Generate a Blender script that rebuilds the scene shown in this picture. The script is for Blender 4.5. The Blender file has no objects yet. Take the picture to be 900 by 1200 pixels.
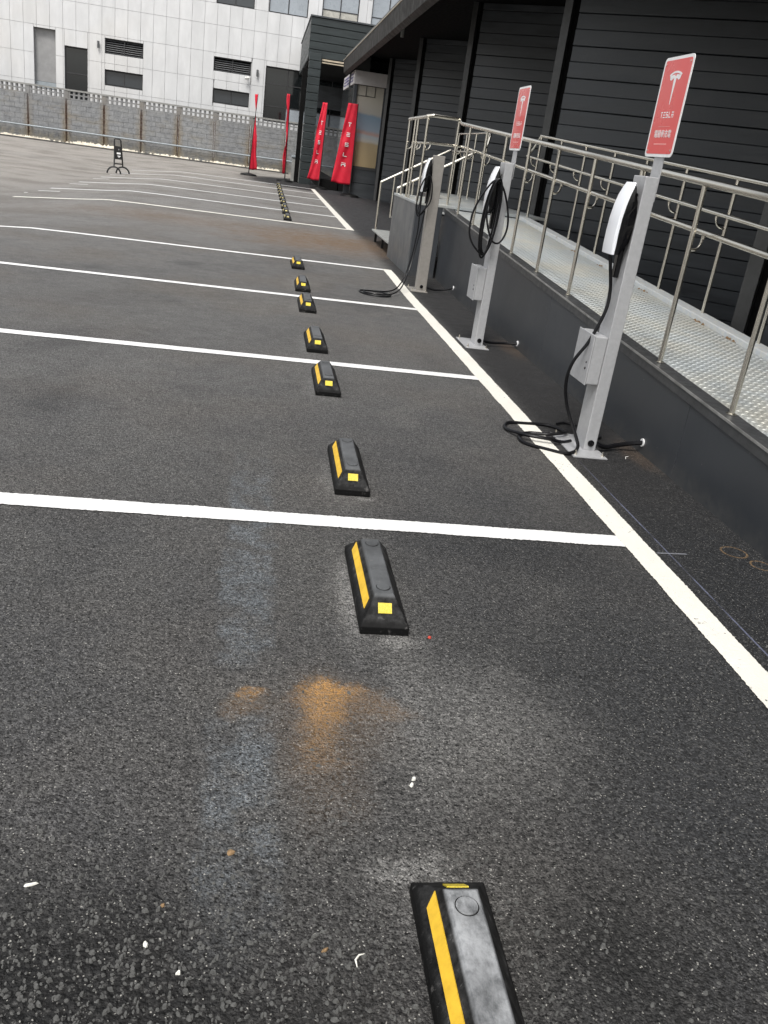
import bpy, bmesh, math, random
from mathutils import Vector, Matrix, noise
random.seed(7)
S = bpy.context.scene
COL = S.collection
PI = math.pi

# ------------------------------------------------------------------ camera
F_PX, PITCH, ROLL, YAW, CAM_H = 1004.24, 0.38990, 0.14090, 0.17960, 1.2523
cam = bpy.data.cameras.new('camera'); camo = bpy.data.objects.new('camera', cam); COL.objects.link(camo)
fw = Vector((math.sin(YAW)*math.cos(PITCH), math.cos(YAW)*math.cos(PITCH), -math.sin(PITCH)))
r0 = Vector((math.cos(YAW), -math.sin(YAW), 0)); u0 = r0.cross(fw)
rt = math.cos(ROLL)*r0 + math.sin(ROLL)*u0; up = -math.sin(ROLL)*r0 + math.cos(ROLL)*u0
m = Matrix((rt, up, -fw)).transposed().to_4x4(); m.translation = Vector((0, 0, CAM_H))
camo.matrix_world = m
cam.sensor_fit = 'VERTICAL'; cam.sensor_height = 24.0; cam.sensor_width = 18.0
cam.lens = F_PX/1200*24.0; cam.clip_start = 0.05; cam.clip_end = 3000
S.camera = camo

# ------------------------------------------------------------------ light
SUN_EL, SUN_AZ = math.radians(58), math.radians(205)   # azimuth from +Y, clockwise
w = bpy.data.worlds.new('World'); S.world = w; w.use_nodes = True
nt = w.node_tree; nt.nodes.clear()
sky = nt.nodes.new('ShaderNodeTexSky'); sky.sky_type = 'NISHITA'; sky.sun_disc = False
sky.sun_elevation = SUN_EL; sky.sun_rotation = SUN_AZ; sky.air_density = 1.2; sky.dust_density = 4.0; sky.ozone_density = 1.0
hsv = nt.nodes.new('ShaderNodeHueSaturation'); hsv.inputs['Saturation'].default_value = 0.22
bg = nt.nodes.new('ShaderNodeBackground'); bg.inputs['Strength'].default_value = 0.125
wo = nt.nodes.new('ShaderNodeOutputWorld')
nt.links.new(sky.outputs[0], hsv.inputs['Color']); nt.links.new(hsv.outputs[0], bg.inputs['Color']); nt.links.new(bg.outputs[0], wo.inputs['Surface'])
sl = bpy.data.lights.new('sun', 'SUN'); sl.energy = 1.5; sl.angle = math.radians(16); sl.color = (1, .965, .91)
so = bpy.data.objects.new('sun', sl); COL.objects.link(so)
sd = Vector((math.sin(SUN_AZ)*math.cos(SUN_EL), math.cos(SUN_AZ)*math.cos(SUN_EL), math.sin(SUN_EL)))
so.rotation_euler = sd.to_track_quat('Z', 'Y').to_euler(); so.location = sd*50
vs = S.view_settings
vs.view_transform = 'Standard'; vs.look = 'None'; vs.gamma = 1; vs.use_curve_mapping = False; vs.exposure = 0.70

# ------------------------------------------------------------------ terrain height
def sm(a, b, x):
    t = max(0, min(1, (x-a)/(b-a))); return t*t*(3-2*t)
def zg(x, y):
    t = max(0.0, -2.3-x)
    d = 0.085*min(t, 2.2)*sm(0, .5, t)
    k = sm(8.3, 12, y)*(1-sm(29, 38, y))
    return -d*k + 0.02*sm(8.5, 10.5, y) + .01*sm(30, 40, y)

# ------------------------------------------------------------------ object helpers
def tag(o, label=None, cat=None, group=None, kind=None):
    if label: o['label'] = label
    if cat: o['category'] = cat
    if group: o['group'] = group
    if kind: o['kind'] = kind
    return o
def empty(name, loc=(0, 0, 0), rz=0, label=None, cat=None, group=None):
    o = bpy.data.objects.new(name, None); COL.objects.link(o); o.location = loc; o.rotation_euler = (0, 0, rz)
    o.empty_display_size = .1
    return tag(o, label, cat, group)
def copy_tree(o, parent=None):
    c = o.copy(); COL.objects.link(c); c.parent = parent
    for ch in [x for x in KIDS.get(o.name, [])]:
        d = copy_tree(ch, c); KIDS.setdefault(c.name, []).append(d)
    return c
KIDS = {}
def addkid(p, o):
    o.parent = p; KIDS.setdefault(p.name, []).append(o)

class MB:
    def __init__(s): s.v = []; s.f = []; s.mi = []; s.cur = 0
    def add(s, vs_, fs):
        b = len(s.v); s.v += [tuple(v) for v in vs_]; s.f += [tuple(b+i for i in f) for f in fs]; s.mi += [s.cur]*len(fs)
    def box(s, x0, x1, y0, y1, z0, z1):
        s.add([(x0,y0,z0),(x1,y0,z0),(x1,y1,z0),(x0,y1,z0),(x0,y0,z1),(x1,y0,z1),(x1,y1,z1),(x0,y1,z1)],
              [(0,3,2,1),(4,5,6,7),(0,1,5,4),(1,2,6,5),(2,3,7,6),(3,0,4,7)]); return s
    def hexa(s, p):  # 8 points bottom 4 ccw, top 4 ccw
        s.add(p, [(0,3,2,1),(4,5,6,7),(0,1,5,4),(1,2,6,5),(2,3,7,6),(3,0,4,7)]); return s
    def prism(s, poly, f0, f1):   # poly 2D list; f0/f1 map (a,b)->3D
        n = len(poly)
        s.add([f0(*p) for p in poly]+[f1(*p) for p in poly],
              [tuple(range(n-1, -1, -1)), tuple(range(n, 2*n))]+[(i, (i+1) % n, n+(i+1) % n, n+i) for i in range(n)]); return s
    def tube(s, pts, r, n=8, cap=True):
        pts = [Vector(p) for p in pts]
        if isinstance(r, (int, float)): r = [r]*len(pts)
        t0 = (pts[1]-pts[0]).normalized()
        a = Vector((0, 0, 1)) if abs(t0.z) < .9 else Vector((1, 0, 0))
        nrm = t0.cross(a).normalized(); vs_ = []; prev = t0
        for i, p in enumerate(pts):
            t = (pts[min(i+1, len(pts)-1)]-pts[max(i-1, 0)])
            t = t.normalized() if t.length > 1e-9 else prev
            q = prev.rotation_difference(t); nrm = (q @ nrm); nrm = (nrm - t*nrm.dot(t)).normalized(); prev = t
            bn = t.cross(nrm)
            for k in range(n):
                an = 2*PI*k/n; vs_.append(p+(nrm*math.cos(an)+bn*math.sin(an))*r[i])
        fs = []
        for i in range(len(pts)-1):
            for k in range(n):
                fs.append((i*n+k, i*n+(k+1) % n, (i+1)*n+(k+1) % n, (i+1)*n+k))
        if cap: fs += [tuple(range(n-1, -1, -1)), tuple(range((len(pts)-1)*n, len(pts)*n))]
        s.add(vs_, fs); return s
    def disc(s, c, ax, r, h, n=20):
        ax = Vector(ax).normalized(); c = Vector(c); return s.tube([c, c+ax*h], r, n)
    def build(s, name, mats, parent=None, smooth=False, bevel=0, segs=2, xf=None):
        me = bpy.data.meshes.new(name)
        me.from_pydata([tuple(xf @ Vector(v)) for v in s.v] if xf else s.v, [], s.f)
        mats = mats if isinstance(mats, (list, tuple)) else [mats]
        for q in mats: me.materials.append(q)
        if len(mats) > 1:
            for p, i in zip(me.polygons, s.mi): p.material_index = i
        if smooth:
            for p in me.polygons: p.use_smooth = True
        me.update()
        if smooth:
            try: me.set_sharp_from_angle(angle=math.radians(38))
            except Exception: pass
        o = bpy.data.objects.new(name, me); COL.objects.link(o)
        if bevel:
            b = o.modifiers.new('bevel', 'BEVEL'); b.width = bevel; b.segments = segs; b.limit_method = 'ANGLE'; b.angle_limit = math.radians(30)
        if parent: addkid(parent, o)
        return o
def link_copy(src, parent, name=None, mat=None):
    o = bpy.data.objects.new(name or src.name.split('.')[0], src.data if not mat else src.data); COL.objects.link(o)
    o.location = src.location; addkid(parent, o); return o
def smooth_path(pts, n=6, closed=False):
    P = [Vector(p) for p in pts]; out = []; N = len(P)
    rng = range(N if closed else N-1)
    for i in rng:
        if closed: a, b, c, d = P[(i-1) % N], P[i], P[(i+1) % N], P[(i+2) % N]
        else: a, b, c, d = P[max(i-1, 0)], P[i], P[i+1], P[min(i+2, N-1)]
        for k in range(n):
            t = k/n
            out.append(.5*((2*b)+(-a+c)*t+(2*a-5*b+4*c-d)*t*t+(-a+3*b-3*c+d)*t**3))
    if not closed: out.append(P[-1])
    return out

# ------------------------------------------------------------------ material helpers
class Mat:
    def __init__(s, name, **kw):
        s.m = bpy.data.materials.new(name); s.m.use_nodes = True; s.t = s.m.node_tree
        s.b = s.t.nodes['Principled BSDF']
        for k, v in kw.items(): s.set(k, v)
    def set(s, k, v):
        i = s.b.inputs[{'color': 'Base Color', 'rough': 'Roughness', 'metal': 'Metallic', 'spec': 'Specular IOR Level', 'normal': 'Normal',
                        'alpha': 'Alpha', 'coat': 'Coat Weight', 'trans': 'Transmission Weight', 'ior': 'IOR', 'emit': 'Emission Color', 'estr': 'Emission Strength'}[k]]
        if hasattr(v, 'links') or hasattr(v, 'is_output'): s.t.links.new(v, i)
        elif isinstance(v, (tuple, list)): i.default_value = (*v[:3], 1)
        else: i.default_value = v
    def n(s, typ, ins=None, **props):
        nd = s.t.nodes.new(typ)
        for k, v in props.items(): setattr(nd, k, v)
        for k, v in (ins or {}).items():
            i = nd.inputs[k]
            if hasattr(v, 'is_output'): s.t.links.new(v, i)
            elif isinstance(v, (tuple, list)) and i.type == 'RGBA': i.default_value = (*v[:3], 1)
            else: i.default_value = v
        return nd
    def pos(s): return s.n('ShaderNodeNewGeometry').outputs['Position']
    def obj(s): return s.n('ShaderNodeTexCoord').outputs['Object']
    def xyz(s, v): o = s.n('ShaderNodeSeparateXYZ', {0: v}).outputs; return o[0], o[1], o[2]
    def math(s, op, a, b=0.0, c=0.0, clamp=False): return s.n('ShaderNodeMath', {0: a, 1: b, 2: c}, operation=op, use_clamp=clamp).outputs[0]
    def noise(s, v, scale, detail=3, rough=.55, dist=0.0): return s.n('ShaderNodeTexNoise', {'Vector': v, 'Scale': scale, 'Detail': detail, 'Roughness': rough, 'Distortion': dist}).outputs['Fac']
    def vor(s, v, scale, out='Distance', feature='F1', rnd=1.0): return s.n('ShaderNodeTexVoronoi', {'Vector': v, 'Scale': scale, 'Randomness': rnd}, feature=feature).outputs[out]
    def rng(s, v, a, b, c=0.0, d=1.0, smooth=True):
        return s.n('ShaderNodeMapRange', {0: v, 1: a, 2: b, 3: c, 4: d}, interpolation_type='SMOOTHSTEP' if smooth else 'LINEAR', clamp=True).outputs[0]
    def mix(s, f, a, b, mode='MIX'):
        nd = s.t.nodes.new('ShaderNodeMix'); nd.data_type = 'RGBA'; nd.blend_type = mode
        for i, v in ((0, f), (6, a), (7, b)):
            if hasattr(v, 'is_output'): s.t.links.new(v, nd.inputs[i])
            elif isinstance(v, (tuple, list)): nd.inputs[i].default_value = (*v[:3], 1)
            else: nd.inputs[i].default_value = v
        return nd.outputs[2]
    def scale(s, v, sc): return s.n('ShaderNodeMapping', {'Vector': v, 'Scale': sc}).outputs[0]
    def bump(s, h, strength=.5, dist=.01, normal=None):
        d = {'Height': h, 'Strength': strength, 'Distance': dist}
        if normal: d['Normal'] = normal
        return s.n('ShaderNodeBump', d).outputs[0]
    def rand(s): return s.n('ShaderNodeObjectInfo').outputs['Random']
    def ell(s, x, y, cx, cy, rx, ry, soft=.5, wob=None, amt=0.0):
        a = s.math('DIVIDE', s.math('SUBTRACT', x, cx), rx); b = s.math('DIVIDE', s.math('SUBTRACT', y, cy), ry)
        d = s.math('SQRT', s.math('ADD', s.math('MULTIPLY', a, a), s.math('MULTIPLY', b, b)))
        if wob is not None: d = s.math('ADD', d, s.math('MULTIPLY', s.math('SUBTRACT', wob, .5), amt))
        return s.rng(d, 1-soft, 1+soft*.3, 1, 0)

def asphalt():
    M = Mat('asphalt'); p0 = M.pos(); p = p0; x0, y0, z0 = M.xyz(p)
    n1 = M.noise(p, .55, 4, .6); n2 = M.noise(p, 2.6, 5, .65, .3); n3 = M.noise(p, 9, 4, .6); n4 = M.noise(p, 92, 3, .7)
    nf = M.noise(p, 260, 3, .75); wx = M.noise(p, 13, 5, .7); wy = M.noise(M.scale(p, (1, 1.2, 1)), 17, 5, .7)
    x = M.math('ADD', x0, M.math('MULTIPLY', M.math('SUBTRACT', wx, .5), .09)); y = M.math('ADD', y0, M.math('MULTIPLY', M.math('SUBTRACT', wy, .5), .12))
    va = M.n('ShaderNodeTexVoronoi', {'Vector': p, 'Scale': 200.0}); cr, cg, cb = M.xyz(va.outputs['Color']); dist = va.outputs['Distance']
    vb = M.n('ShaderNodeTexVoronoi', {'Vector': M.scale(p, (1, 1.25, 1)), 'Scale': 78.0}); br_, bg_, bb_ = M.xyz(vb.outputs['Color']); bdist = vb.outputs['Distance']
    vf = M.n('ShaderNodeTexVoronoi', {'Vector': p, 'Scale': 400.0}); fr_, fg_, fb_ = M.xyz(vf.outputs['Color'])
    coarse = M.ell(x, y, -.30, .80, .62, .46, .6, n2, 1.1)
    coarse = M.math('MAXIMUM', coarse, M.math('MULTIPLY', M.ell(x, y, .72, 1.03, .16, .22, .9, n2, 1.4), .7))
    coarse = M.math('MAXIMUM', coarse, M.math('MULTIPLY', M.rng(n2, .55, .72), .14))
    base = M.mix(M.rng(n1, .3, .7), (.052, .052, .054), (.076, .075, .073))
    base = M.mix(M.math('MULTIPLY', M.rng(n2, .35, .75), .5), base, (.095, .092, .087))
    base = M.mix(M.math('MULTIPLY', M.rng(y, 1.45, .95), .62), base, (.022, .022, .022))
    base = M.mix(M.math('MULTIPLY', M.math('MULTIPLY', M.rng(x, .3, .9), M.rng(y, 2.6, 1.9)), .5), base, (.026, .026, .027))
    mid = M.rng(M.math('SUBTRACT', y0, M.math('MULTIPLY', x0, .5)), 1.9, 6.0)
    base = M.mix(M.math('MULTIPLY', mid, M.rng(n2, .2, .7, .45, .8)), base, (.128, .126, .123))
    big = M.noise(p, .75, 5, .6, .8)
    base = M.mix(M.math('MULTIPLY', M.rng(big, .52, .72), .50), base, (.034, .034, .036)); base = M.mix(M.math('MULTIPLY', M.rng(big, .46, .30), .40), base, (.15, .145, .135))
    drift = M.math('MAXIMUM', M.ell(x, y, .75, 1.55, .55, .22, 1.0, n2, 1.0), M.ell(x, y, .9, 1.15, .5, .18, 1.0, n2, 1.0))
    base = M.mix(M.math('MULTIPLY', drift, .10), base, (.13, .118, .10))
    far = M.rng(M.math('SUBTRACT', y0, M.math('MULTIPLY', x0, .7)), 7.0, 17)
    base = M.mix(M.math('MULTIPLY', far, M.rng(n2, .3, .7, .6, .95)), base, (.205, .199, .19))  # paler older paving, with the grazing sky reflection put into the colour too
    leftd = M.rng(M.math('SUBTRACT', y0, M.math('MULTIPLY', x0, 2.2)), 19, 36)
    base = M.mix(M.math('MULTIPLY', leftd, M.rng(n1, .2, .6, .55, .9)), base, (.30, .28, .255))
    film = M.math('MULTIPLY', M.rng(M.noise(p, .9, 3, .5), .42, .7), M.rng(y0, 1, 9, .25, .5))
    base = M.mix(film, base, (.115, .102, .088))
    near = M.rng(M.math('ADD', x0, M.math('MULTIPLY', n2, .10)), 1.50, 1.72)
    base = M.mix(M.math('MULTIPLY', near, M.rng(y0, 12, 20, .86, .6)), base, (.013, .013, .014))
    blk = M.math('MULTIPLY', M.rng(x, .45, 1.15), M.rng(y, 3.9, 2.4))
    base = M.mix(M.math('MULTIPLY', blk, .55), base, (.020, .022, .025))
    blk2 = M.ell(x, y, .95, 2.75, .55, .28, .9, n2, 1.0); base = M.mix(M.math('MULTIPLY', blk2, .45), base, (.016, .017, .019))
    portal_shade = M.ell(x, y, 2.4, 31, 3.3, 4.6, .25, n2, .3)
    base = M.mix(M.math('MULTIPLY', portal_shade, .95), base, (.012, .012, .013))  # the portal's shade on the ground, painted dark into the asphalt
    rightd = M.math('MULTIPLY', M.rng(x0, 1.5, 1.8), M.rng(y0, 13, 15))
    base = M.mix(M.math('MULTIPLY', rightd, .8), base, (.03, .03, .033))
    # blue-grey band running towards the camera
    bx = M.math('ADD', x0, M.math('MULTIPLY', M.math('SUBTRACT', wx, .5), .10))
    band = M.math('MULTIPLY', M.math('MULTIPLY', M.rng(bx, -.055, -.025), M.rng(bx, .135, .09)), M.rng(y, 3.8, 2.9))
    gap = M.rng(M.math('ABSOLUTE', M.math('SUBTRACT', y, 1.80)), .05, .2)
    band = M.math('MULTIPLY', M.math('MULTIPLY', band, gap), M.math('MULTIPLY', M.rng(n3, .38, .62, .10, 1), M.rng(y, .85, 1.45)))
    base = M.mix(M.math('MULTIPLY', band, .75), base, (.115, .127, .138))
    halo = None
    for (cx, cy, rx, ry) in [(.41, 2.27, .13, .34), (.41, 3.30, .13, .30), (.41, 4.78, .13, .32), (.42, 5.85, .14, .34), (.42, 7.3, .15, .34), (.42, 1.14, .13, .12), (.43, 8.6, .18, .5), (.47, 1.75, .11, .38), (.62, 1.7, .3, .3)]:
        e = M.ell(x, y, cx, cy, rx, ry, .9, n3, .8); halo = e if halo is None else M.math('MAXIMUM', halo, e)
    # paler rim of dust hugging the near stop on its left side and foot
    rim = M.math('MULTIPLY', M.ell(x, y, .345, 2.30, .05, .33, .9, wx, .8), .9); rim = M.math('MAXIMUM', rim, M.ell(x, y, .47, 2.05, .10, .05, .9, wx, .8))
    rim = M.math('MAXIMUM', rim, M.ell(x, y, .37, 1.215, .10, .05, .9, wx, .9)); rim = M.math('MAXIMUM', rim, M.ell(x, y, .48, 3.115, .05, .03, .9, wx, .9))
    halo = M.math('MULTIPLY', M.math('MAXIMUM', M.math('MULTIPLY', halo, .42), rim), M.rng(nf, .32, .60, .15, 1))
    base = M.mix(M.math('MULTIPLY', halo, .92), base, (.25, .245, .235))
    sc = M.math('MULTIPLY', M.rng(M.noise(M.scale(p, (1, 1.8, 1)), 5.5, 5, .75, .6), .62, .74), M.rng(nf, .4, .6, .2, .6))
    base = M.mix(M.math('MULTIPLY', sc, .6), base, (.19, .19, .185))
    mud = M.math('MAXIMUM', M.ell(x, y, .9, 12.9, 1.7, 1.7, .9, n2, 1.2), M.math('MULTIPLY', M.ell(x, y, -1.2, 13.6, 2.4, 1.2, .9, n2, 1.2), .45))
    mud2 = M.math('MAXIMUM', M.ell(x, y, 2.0, 4.0, .09, .3, .9, n3, 1.2), M.ell(x, y, 2.0, 6.5, .12, .4, .9, n3, 1.2))
    mud = M.math('MAXIMUM', M.math('MULTIPLY', mud, .8), M.math('MULTIPLY', mud2, .28))
    base = M.mix(M.math('MULTIPLY', mud, M.rng(n3, .2, .7, .45, 1)), base, (.17, .11, .065))
    # grain: every stone its own tone, pit shading also put into the colour
    k1 = M.math('MULTIPLY', M.rng(cr, 0, 1, .58, 1.42, False), M.rng(fr_, 0, 1, .62, 1.38, False))
    k1 = M.math('MULTIPLY', k1, M.rng(n4, .3, .7, .60, 1.38))
    k1 = M.math('MULTIPLY', k1, M.rng(M.noise(M.scale(p, (1, 1.6, 1)), 34, 4, .7), .33, .62, .72, 1.18))
    kd = M.rng(y0, 1.5, 10); k1 = M.math('ADD', M.math('MULTIPLY', k1, M.math('SUBTRACT', 1, M.math('MULTIPLY', kd, .6))), M.math('MULTIPLY', kd, .6))
    base = M.mix(1.0, base, M.n('ShaderNodeCombineColor', {0: k1, 1: k1, 2: k1}).outputs[0], 'MULTIPLY')
    pale_chip = M.math('MULTIPLY', M.rng(cg, .86, .95), M.rng(y0, 5, 1.5, 0, .40))
    base = M.mix(pale_chip, base, (.15, .147, .14))  # scattered stones of a paler tone
    base = M.mix(M.math('MULTIPLY', coarse, .80), base, (.0075, .0075, .0075))
    paler_stone = M.math('MULTIPLY', M.rng(br_, .30, .95), M.math('MULTIPLY', coarse, .85))
    base = M.mix(M.math('MULTIPLY', paler_stone, M.rng(bdist, .50, .28)), base, (.072, .071, .069))  # paler stones within the coarse patches
    fleck = M.math('MULTIPLY', M.rng(fg_, .982, .992), M.rng(y0, 6, 1.5, 0, .8))
    base = M.mix(fleck, base, (.40, .39, .36))
    pit_shade = M.math('MULTIPLY', M.rng(M.noise(M.scale(p, (1, 1.5, 1)), 95, 2, .6), .43, .35), M.rng(y0, 8, 2, 0, .95))
    base = M.mix(pit_shade, base, (.004, .004, .004))  # shade inside small pits, painted nearly black
    # ochre sand spill: a density field broken into grains
    wa = M.noise(p, 5.5, 4, .6); wb = M.noise(M.scale(p, (1, 1, 1)), 7.3, 4, .6)
    xs_ = M.math('ADD', x, M.math('MULTIPLY', M.math('SUBTRACT', wa, .5), .16)); ys_ = M.math('ADD', y, M.math('MULTIPLY', M.math('SUBTRACT', wb, .5), .16))
    ys_ = M.math('SUBTRACT', ys_, M.math('MULTIPLY', M.math('ABSOLUTE', M.math('SUBTRACT', xs_, .25)), -.30))
    s_ = None
    for (cx, cy, rx, ry, wt) in [(.26, 1.83, .10, .028, .42), (.235, 1.775, .085, .095, .38), (.225, 1.68, .06, .17, .22), (.06, 1.845, .045, .020, .40), (.05, 1.80, .06, .06, .12), (.25, 1.72, .17, .20, .09), (.36, 1.79, .12, .06, .12), (.22, 1.52, .10, .22, .06)]:
        q = M.math('MULTIPLY', M.ell(xs_, ys_, cx, cy, rx, ry, 1.0), wt); s_ = q if s_ is None else M.math('ADD', s_, q)
    grain = M.rng(M.math('ADD', M.math('MULTIPLY', nf, .55), M.math('MULTIPLY', n4, .45)), .36, .64, 0, 1, False)
    s_ = M.math('MULTIPLY', M.math('MULTIPLY', s_, 1.15, clamp=True), M.rng(grain, .15, .80, 1.1, .30))
    base = M.mix(s_, base, (.50, .27, .085))
    for (cx, cy, r_) in [(1.93, 2.845, .05), (1.985, 2.735, .04)]:
        a = M.math('SUBTRACT', x0, cx); b = M.math('SUBTRACT', y0, cy)
        d = M.math('SQRT', M.math('ADD', M.math('MULTIPLY', a, a), M.math('MULTIPLY', b, b)))
        ring = M.rng(M.math('ABSOLUTE', M.math('SUBTRACT', d, r_)), .006, .002)
        base = M.mix(M.math('MULTIPLY', ring, M.rng(n4, .35, .6, .1, .7)), base, (.26, .165, .08))
    ch = M.math('MULTIPLY', M.rng(M.math('ABSOLUTE', M.math('SUBTRACT', x0, 1.628)), .005, .001), M.math('MULTIPLY', M.rng(y0, 4.0, 3.2), M.rng(n3, .35, .6, .2, 1)))
    base = M.mix(M.math('MULTIPLY', ch, .6), base, (.20, .22, .33))
    ck = M.math('MULTIPLY', M.rng(M.math('ABSOLUTE', M.math('SUBTRACT', y0, M.math('ADD', 2.79, M.math('MULTIPLY', M.math('SUBTRACT', x0, 1.6), .06)))), .006, .002), M.math('MULTIPLY', M.rng(x0, 1.57, 1.585), M.rng(x0, 1.71, 1.70)))
    base = M.mix(M.math('MULTIPLY', ck, .6), base, (.33, .34, .38))
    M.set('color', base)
    M.set('rough', M.rng(n3, .3, .7, .68, .9)); M.set('spec', .28)
    h = M.math('ADD', M.math('MULTIPLY', M.math('SUBTRACT', 1.0, dist), .55), M.math('MULTIPLY', nf, .35))
    h = M.math('ADD', h, M.math('MULTIPLY', n4, 1.0))
    h = M.math('ADD', h, M.math('MULTIPLY', M.math('MULTIPLY', M.math('SUBTRACT', 1.0, bdist), coarse), 1.4))
    M.set('normal', M.bump(h, 1.0, .0068))
    return M.m

def paint(name, col, wear):
    M = Mat(name, rough=.62); p = M.pos()
    n = M.noise(p, 46, 4, .7); n2 = M.noise(p, 3.1, 4, .6); nf = M.noise(p, 170, 2, .7)
    n5 = M.noise(p, 130, 3, .7); a = M.math('MAXIMUM', M.rng(M.math('ADD', n, M.math('MULTIPLY', n2, .5)), wear, wear-.09), M.math('MULTIPLY', M.rng(n5, .34, .28), .6))
    c = M.mix(M.math('MULTIPLY', M.rng(n2, .35, .75), .35), col, tuple(k*.78 for k in col))
    c = M.mix(M.math('MULTIPLY', a, .85), c, (.10, .10, .10))
    M.set('color', c); M.set('normal', M.bump(M.math('ADD', n, nf), .5, .003)); return M.m

def simple(name, col, rough=.5, metal=0.0, var=.15, scale=8, bump=0.0, bscale=60, spec=.5, coat=0, objvar=0.0):
    M = Mat(name, rough=rough, metal=metal, spec=spec); p = M.pos()
    n = M.noise(p, scale, 5, .65)
    c = M.mix(M.rng(n, .3, .7), tuple(k*(1-var) for k in col), tuple(min(1, k*(1+var)) for k in col))
    if objvar:
        c = M.mix(1.0, c, M.n('ShaderNodeCombineColor', {0: M.rng(M.rand(), 0, 1, 1-objvar, 1, False), 1: M.rng(M.rand(), 0, 1, 1-objvar, 1, False), 2: M.rng(M.rand(), 0, 1, 1-objvar*.9, 1, False)}).outputs[0], 'MULTIPLY')
    M.set('color', c); M.set('rough', M.rng(M.noise(p, scale*2.3, 4, .6), .3, .7, max(.02, rough-.08), min(1, rough+.1)))
    if bump: M.set('normal', M.bump(M.noise(p, bscale, 4, .6), bump, .004))
    if coat: M.set('coat', coat)
    return M.m

def steel():
    M = Mat('stainless_steel', metal=1.0); p = M.pos()
    n = M.noise(p, 22, 4, .7)
    n = M.noise(p, 1.7, 3, .5); M.set('color', M.mix(M.rng(n, .4, .75), (.78, .74, .655), (.68, .64, .55))); M.set('rough', M.rng(n, .3, .7, .20, .27)); return M.m
def cladding(name, col, dirt):
    M = Mat(name, metal=.0, spec=.5); p = M.pos(); x, y, z = M.xyz(p)
    n = M.noise(M.scale(p, (1, 1, 6)), 1.6, 4, .6); s = M.noise(M.scale(p, (9, 9, .6)), 1.2, 4, .6)
    c = M.mix(M.rng(n, .3, .75), tuple(k*.8 for k in col), tuple(k*1.3 for k in col))
    c = M.mix(M.math('MULTIPLY', M.rng(s, .55, .8), dirt), c, (.09, .09, .085))
    c = M.mix(M.math('MULTIPLY', M.rand(), .25), c, tuple(k*1.6 for k in col))
    M.set('color', c); M.set('rough', M.rng(n, .3, .7, .36, .52)); M.set('normal', M.bump(M.noise(M.scale(p, (1, 1, 2.5)), 9, 3, .5), .12, .01)); return M.m
def rubber():
    M = Mat('rubber', spec=.12); p = M.obj(); g = M.pos(); x, y, z = M.xyz(p)
    n = M.noise(g, 30, 5, .7); n2 = M.noise(g, 7, 4, .65)
    nz = M.n('ShaderNodeSeparateXYZ', {0: M.n('ShaderNodeNewGeometry').outputs['Normal']}).outputs[2]
    top = M.math('MULTIPLY', M.rng(z, .080, .088), M.rng(n2, .25, .7, .45, 1))
    slope = M.math('MULTIPLY', M.math('MULTIPLY', M.rng(z, .028, .04), M.rng(n, .35, .7)), .35)
    c = M.mix(slope, (.006, .006, .006), (.085, .085, .085))
    gy_ = M.xyz(g)[1]; near_top = M.rng(gy_, 1.5, 1.3)
    topc = M.mix(M.math('MULTIPLY', near_top, M.rng(M.noise(M.scale(g, (1, .6, 1)), 26, 5, .7), .3, .65)), (.115, .12, .125), (.36, .37, .38)); c = M.mix(top, c, topc); c = M.mix(M.math('MULTIPLY', M.rng(n, .6, .72), .4), c, (.17, .165, .16))  # the nearest stop's top gets a paler mottling
    M.set('color', c); scr = M.rng(M.noise(M.scale(g, (1.2, 9, 3)), 14, 5, .8), .62, .70); c = M.mix(M.math('MULTIPLY', scr, .45), c, (.17, .17, .165)); M.set('color', c)
    M.set('rough', M.rng(n2, .3, .7, .45, .68)); M.set('normal', M.bump(M.math('ADD', n, M.math('MULTIPLY', M.noise(g, 160, 2, .6), .4)), .45, .003)); return M.m
def checker():
    M = Mat('galvanized_plate', metal=.35, rough=.45); p = M.pos()
    n = M.noise(p, 2.2, 4, .6); n2 = M.noise(p, 40, 3, .6)
    c = M.mix(M.rng(n, .35, .7), (.41, .44, .45), (.46, .455, .41)); c = M.mix(M.math('MULTIPLY', M.rng(n2, .5, .75), .3), c, (.28, .28, .27))
    M.set('color', c); M.set('rough', M.rng(n2, .3, .7, .38, .6)); return M.m
def kerbmat():
    M = Mat('white_painted_kerb', rough=.55); p = M.pos()
    n = M.noise(p, 3.3, 5, .7); n2 = M.noise(p, 26, 4, .7)
    c = M.mix(M.rng(n2, .35, .7), (.52, .55, .57), (.62, .62, .58))
    c = M.mix(M.math('MULTIPLY', M.rng(n, .60, .68), M.rng(n2, .45, .6)), c, (.20, .12, .06))
    M.set('color', c); return M.m
def stone():
    M = Mat('facade_stone', rough=.55); p = M.pos()
    n = M.noise(M.scale(p, (1, 1, .35)), 2.0, 5, .65); n2 = M.noise(M.scale(p, (4, 4, .3)), 1.6, 5, .7); n3 = M.noise(p, .35, 3, .5)
    c = M.mix(M.rng(n, .3, .75), (.55, .555, .56), (.65, .655, .66))
    c = M.mix(M.math('MULTIPLY', M.rng(n2, .58, .8), .28), c, (.33, .31, .28)); c = M.mix(M.math('MULTIPLY', M.rand(), .22), c, (.44, .45, .45))
    c = M.mix(M.math('MULTIPLY', M.rng(n3, .5, .7), .18), c, (.50, .46, .40))
    M.set('color', c); return M.m
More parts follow.
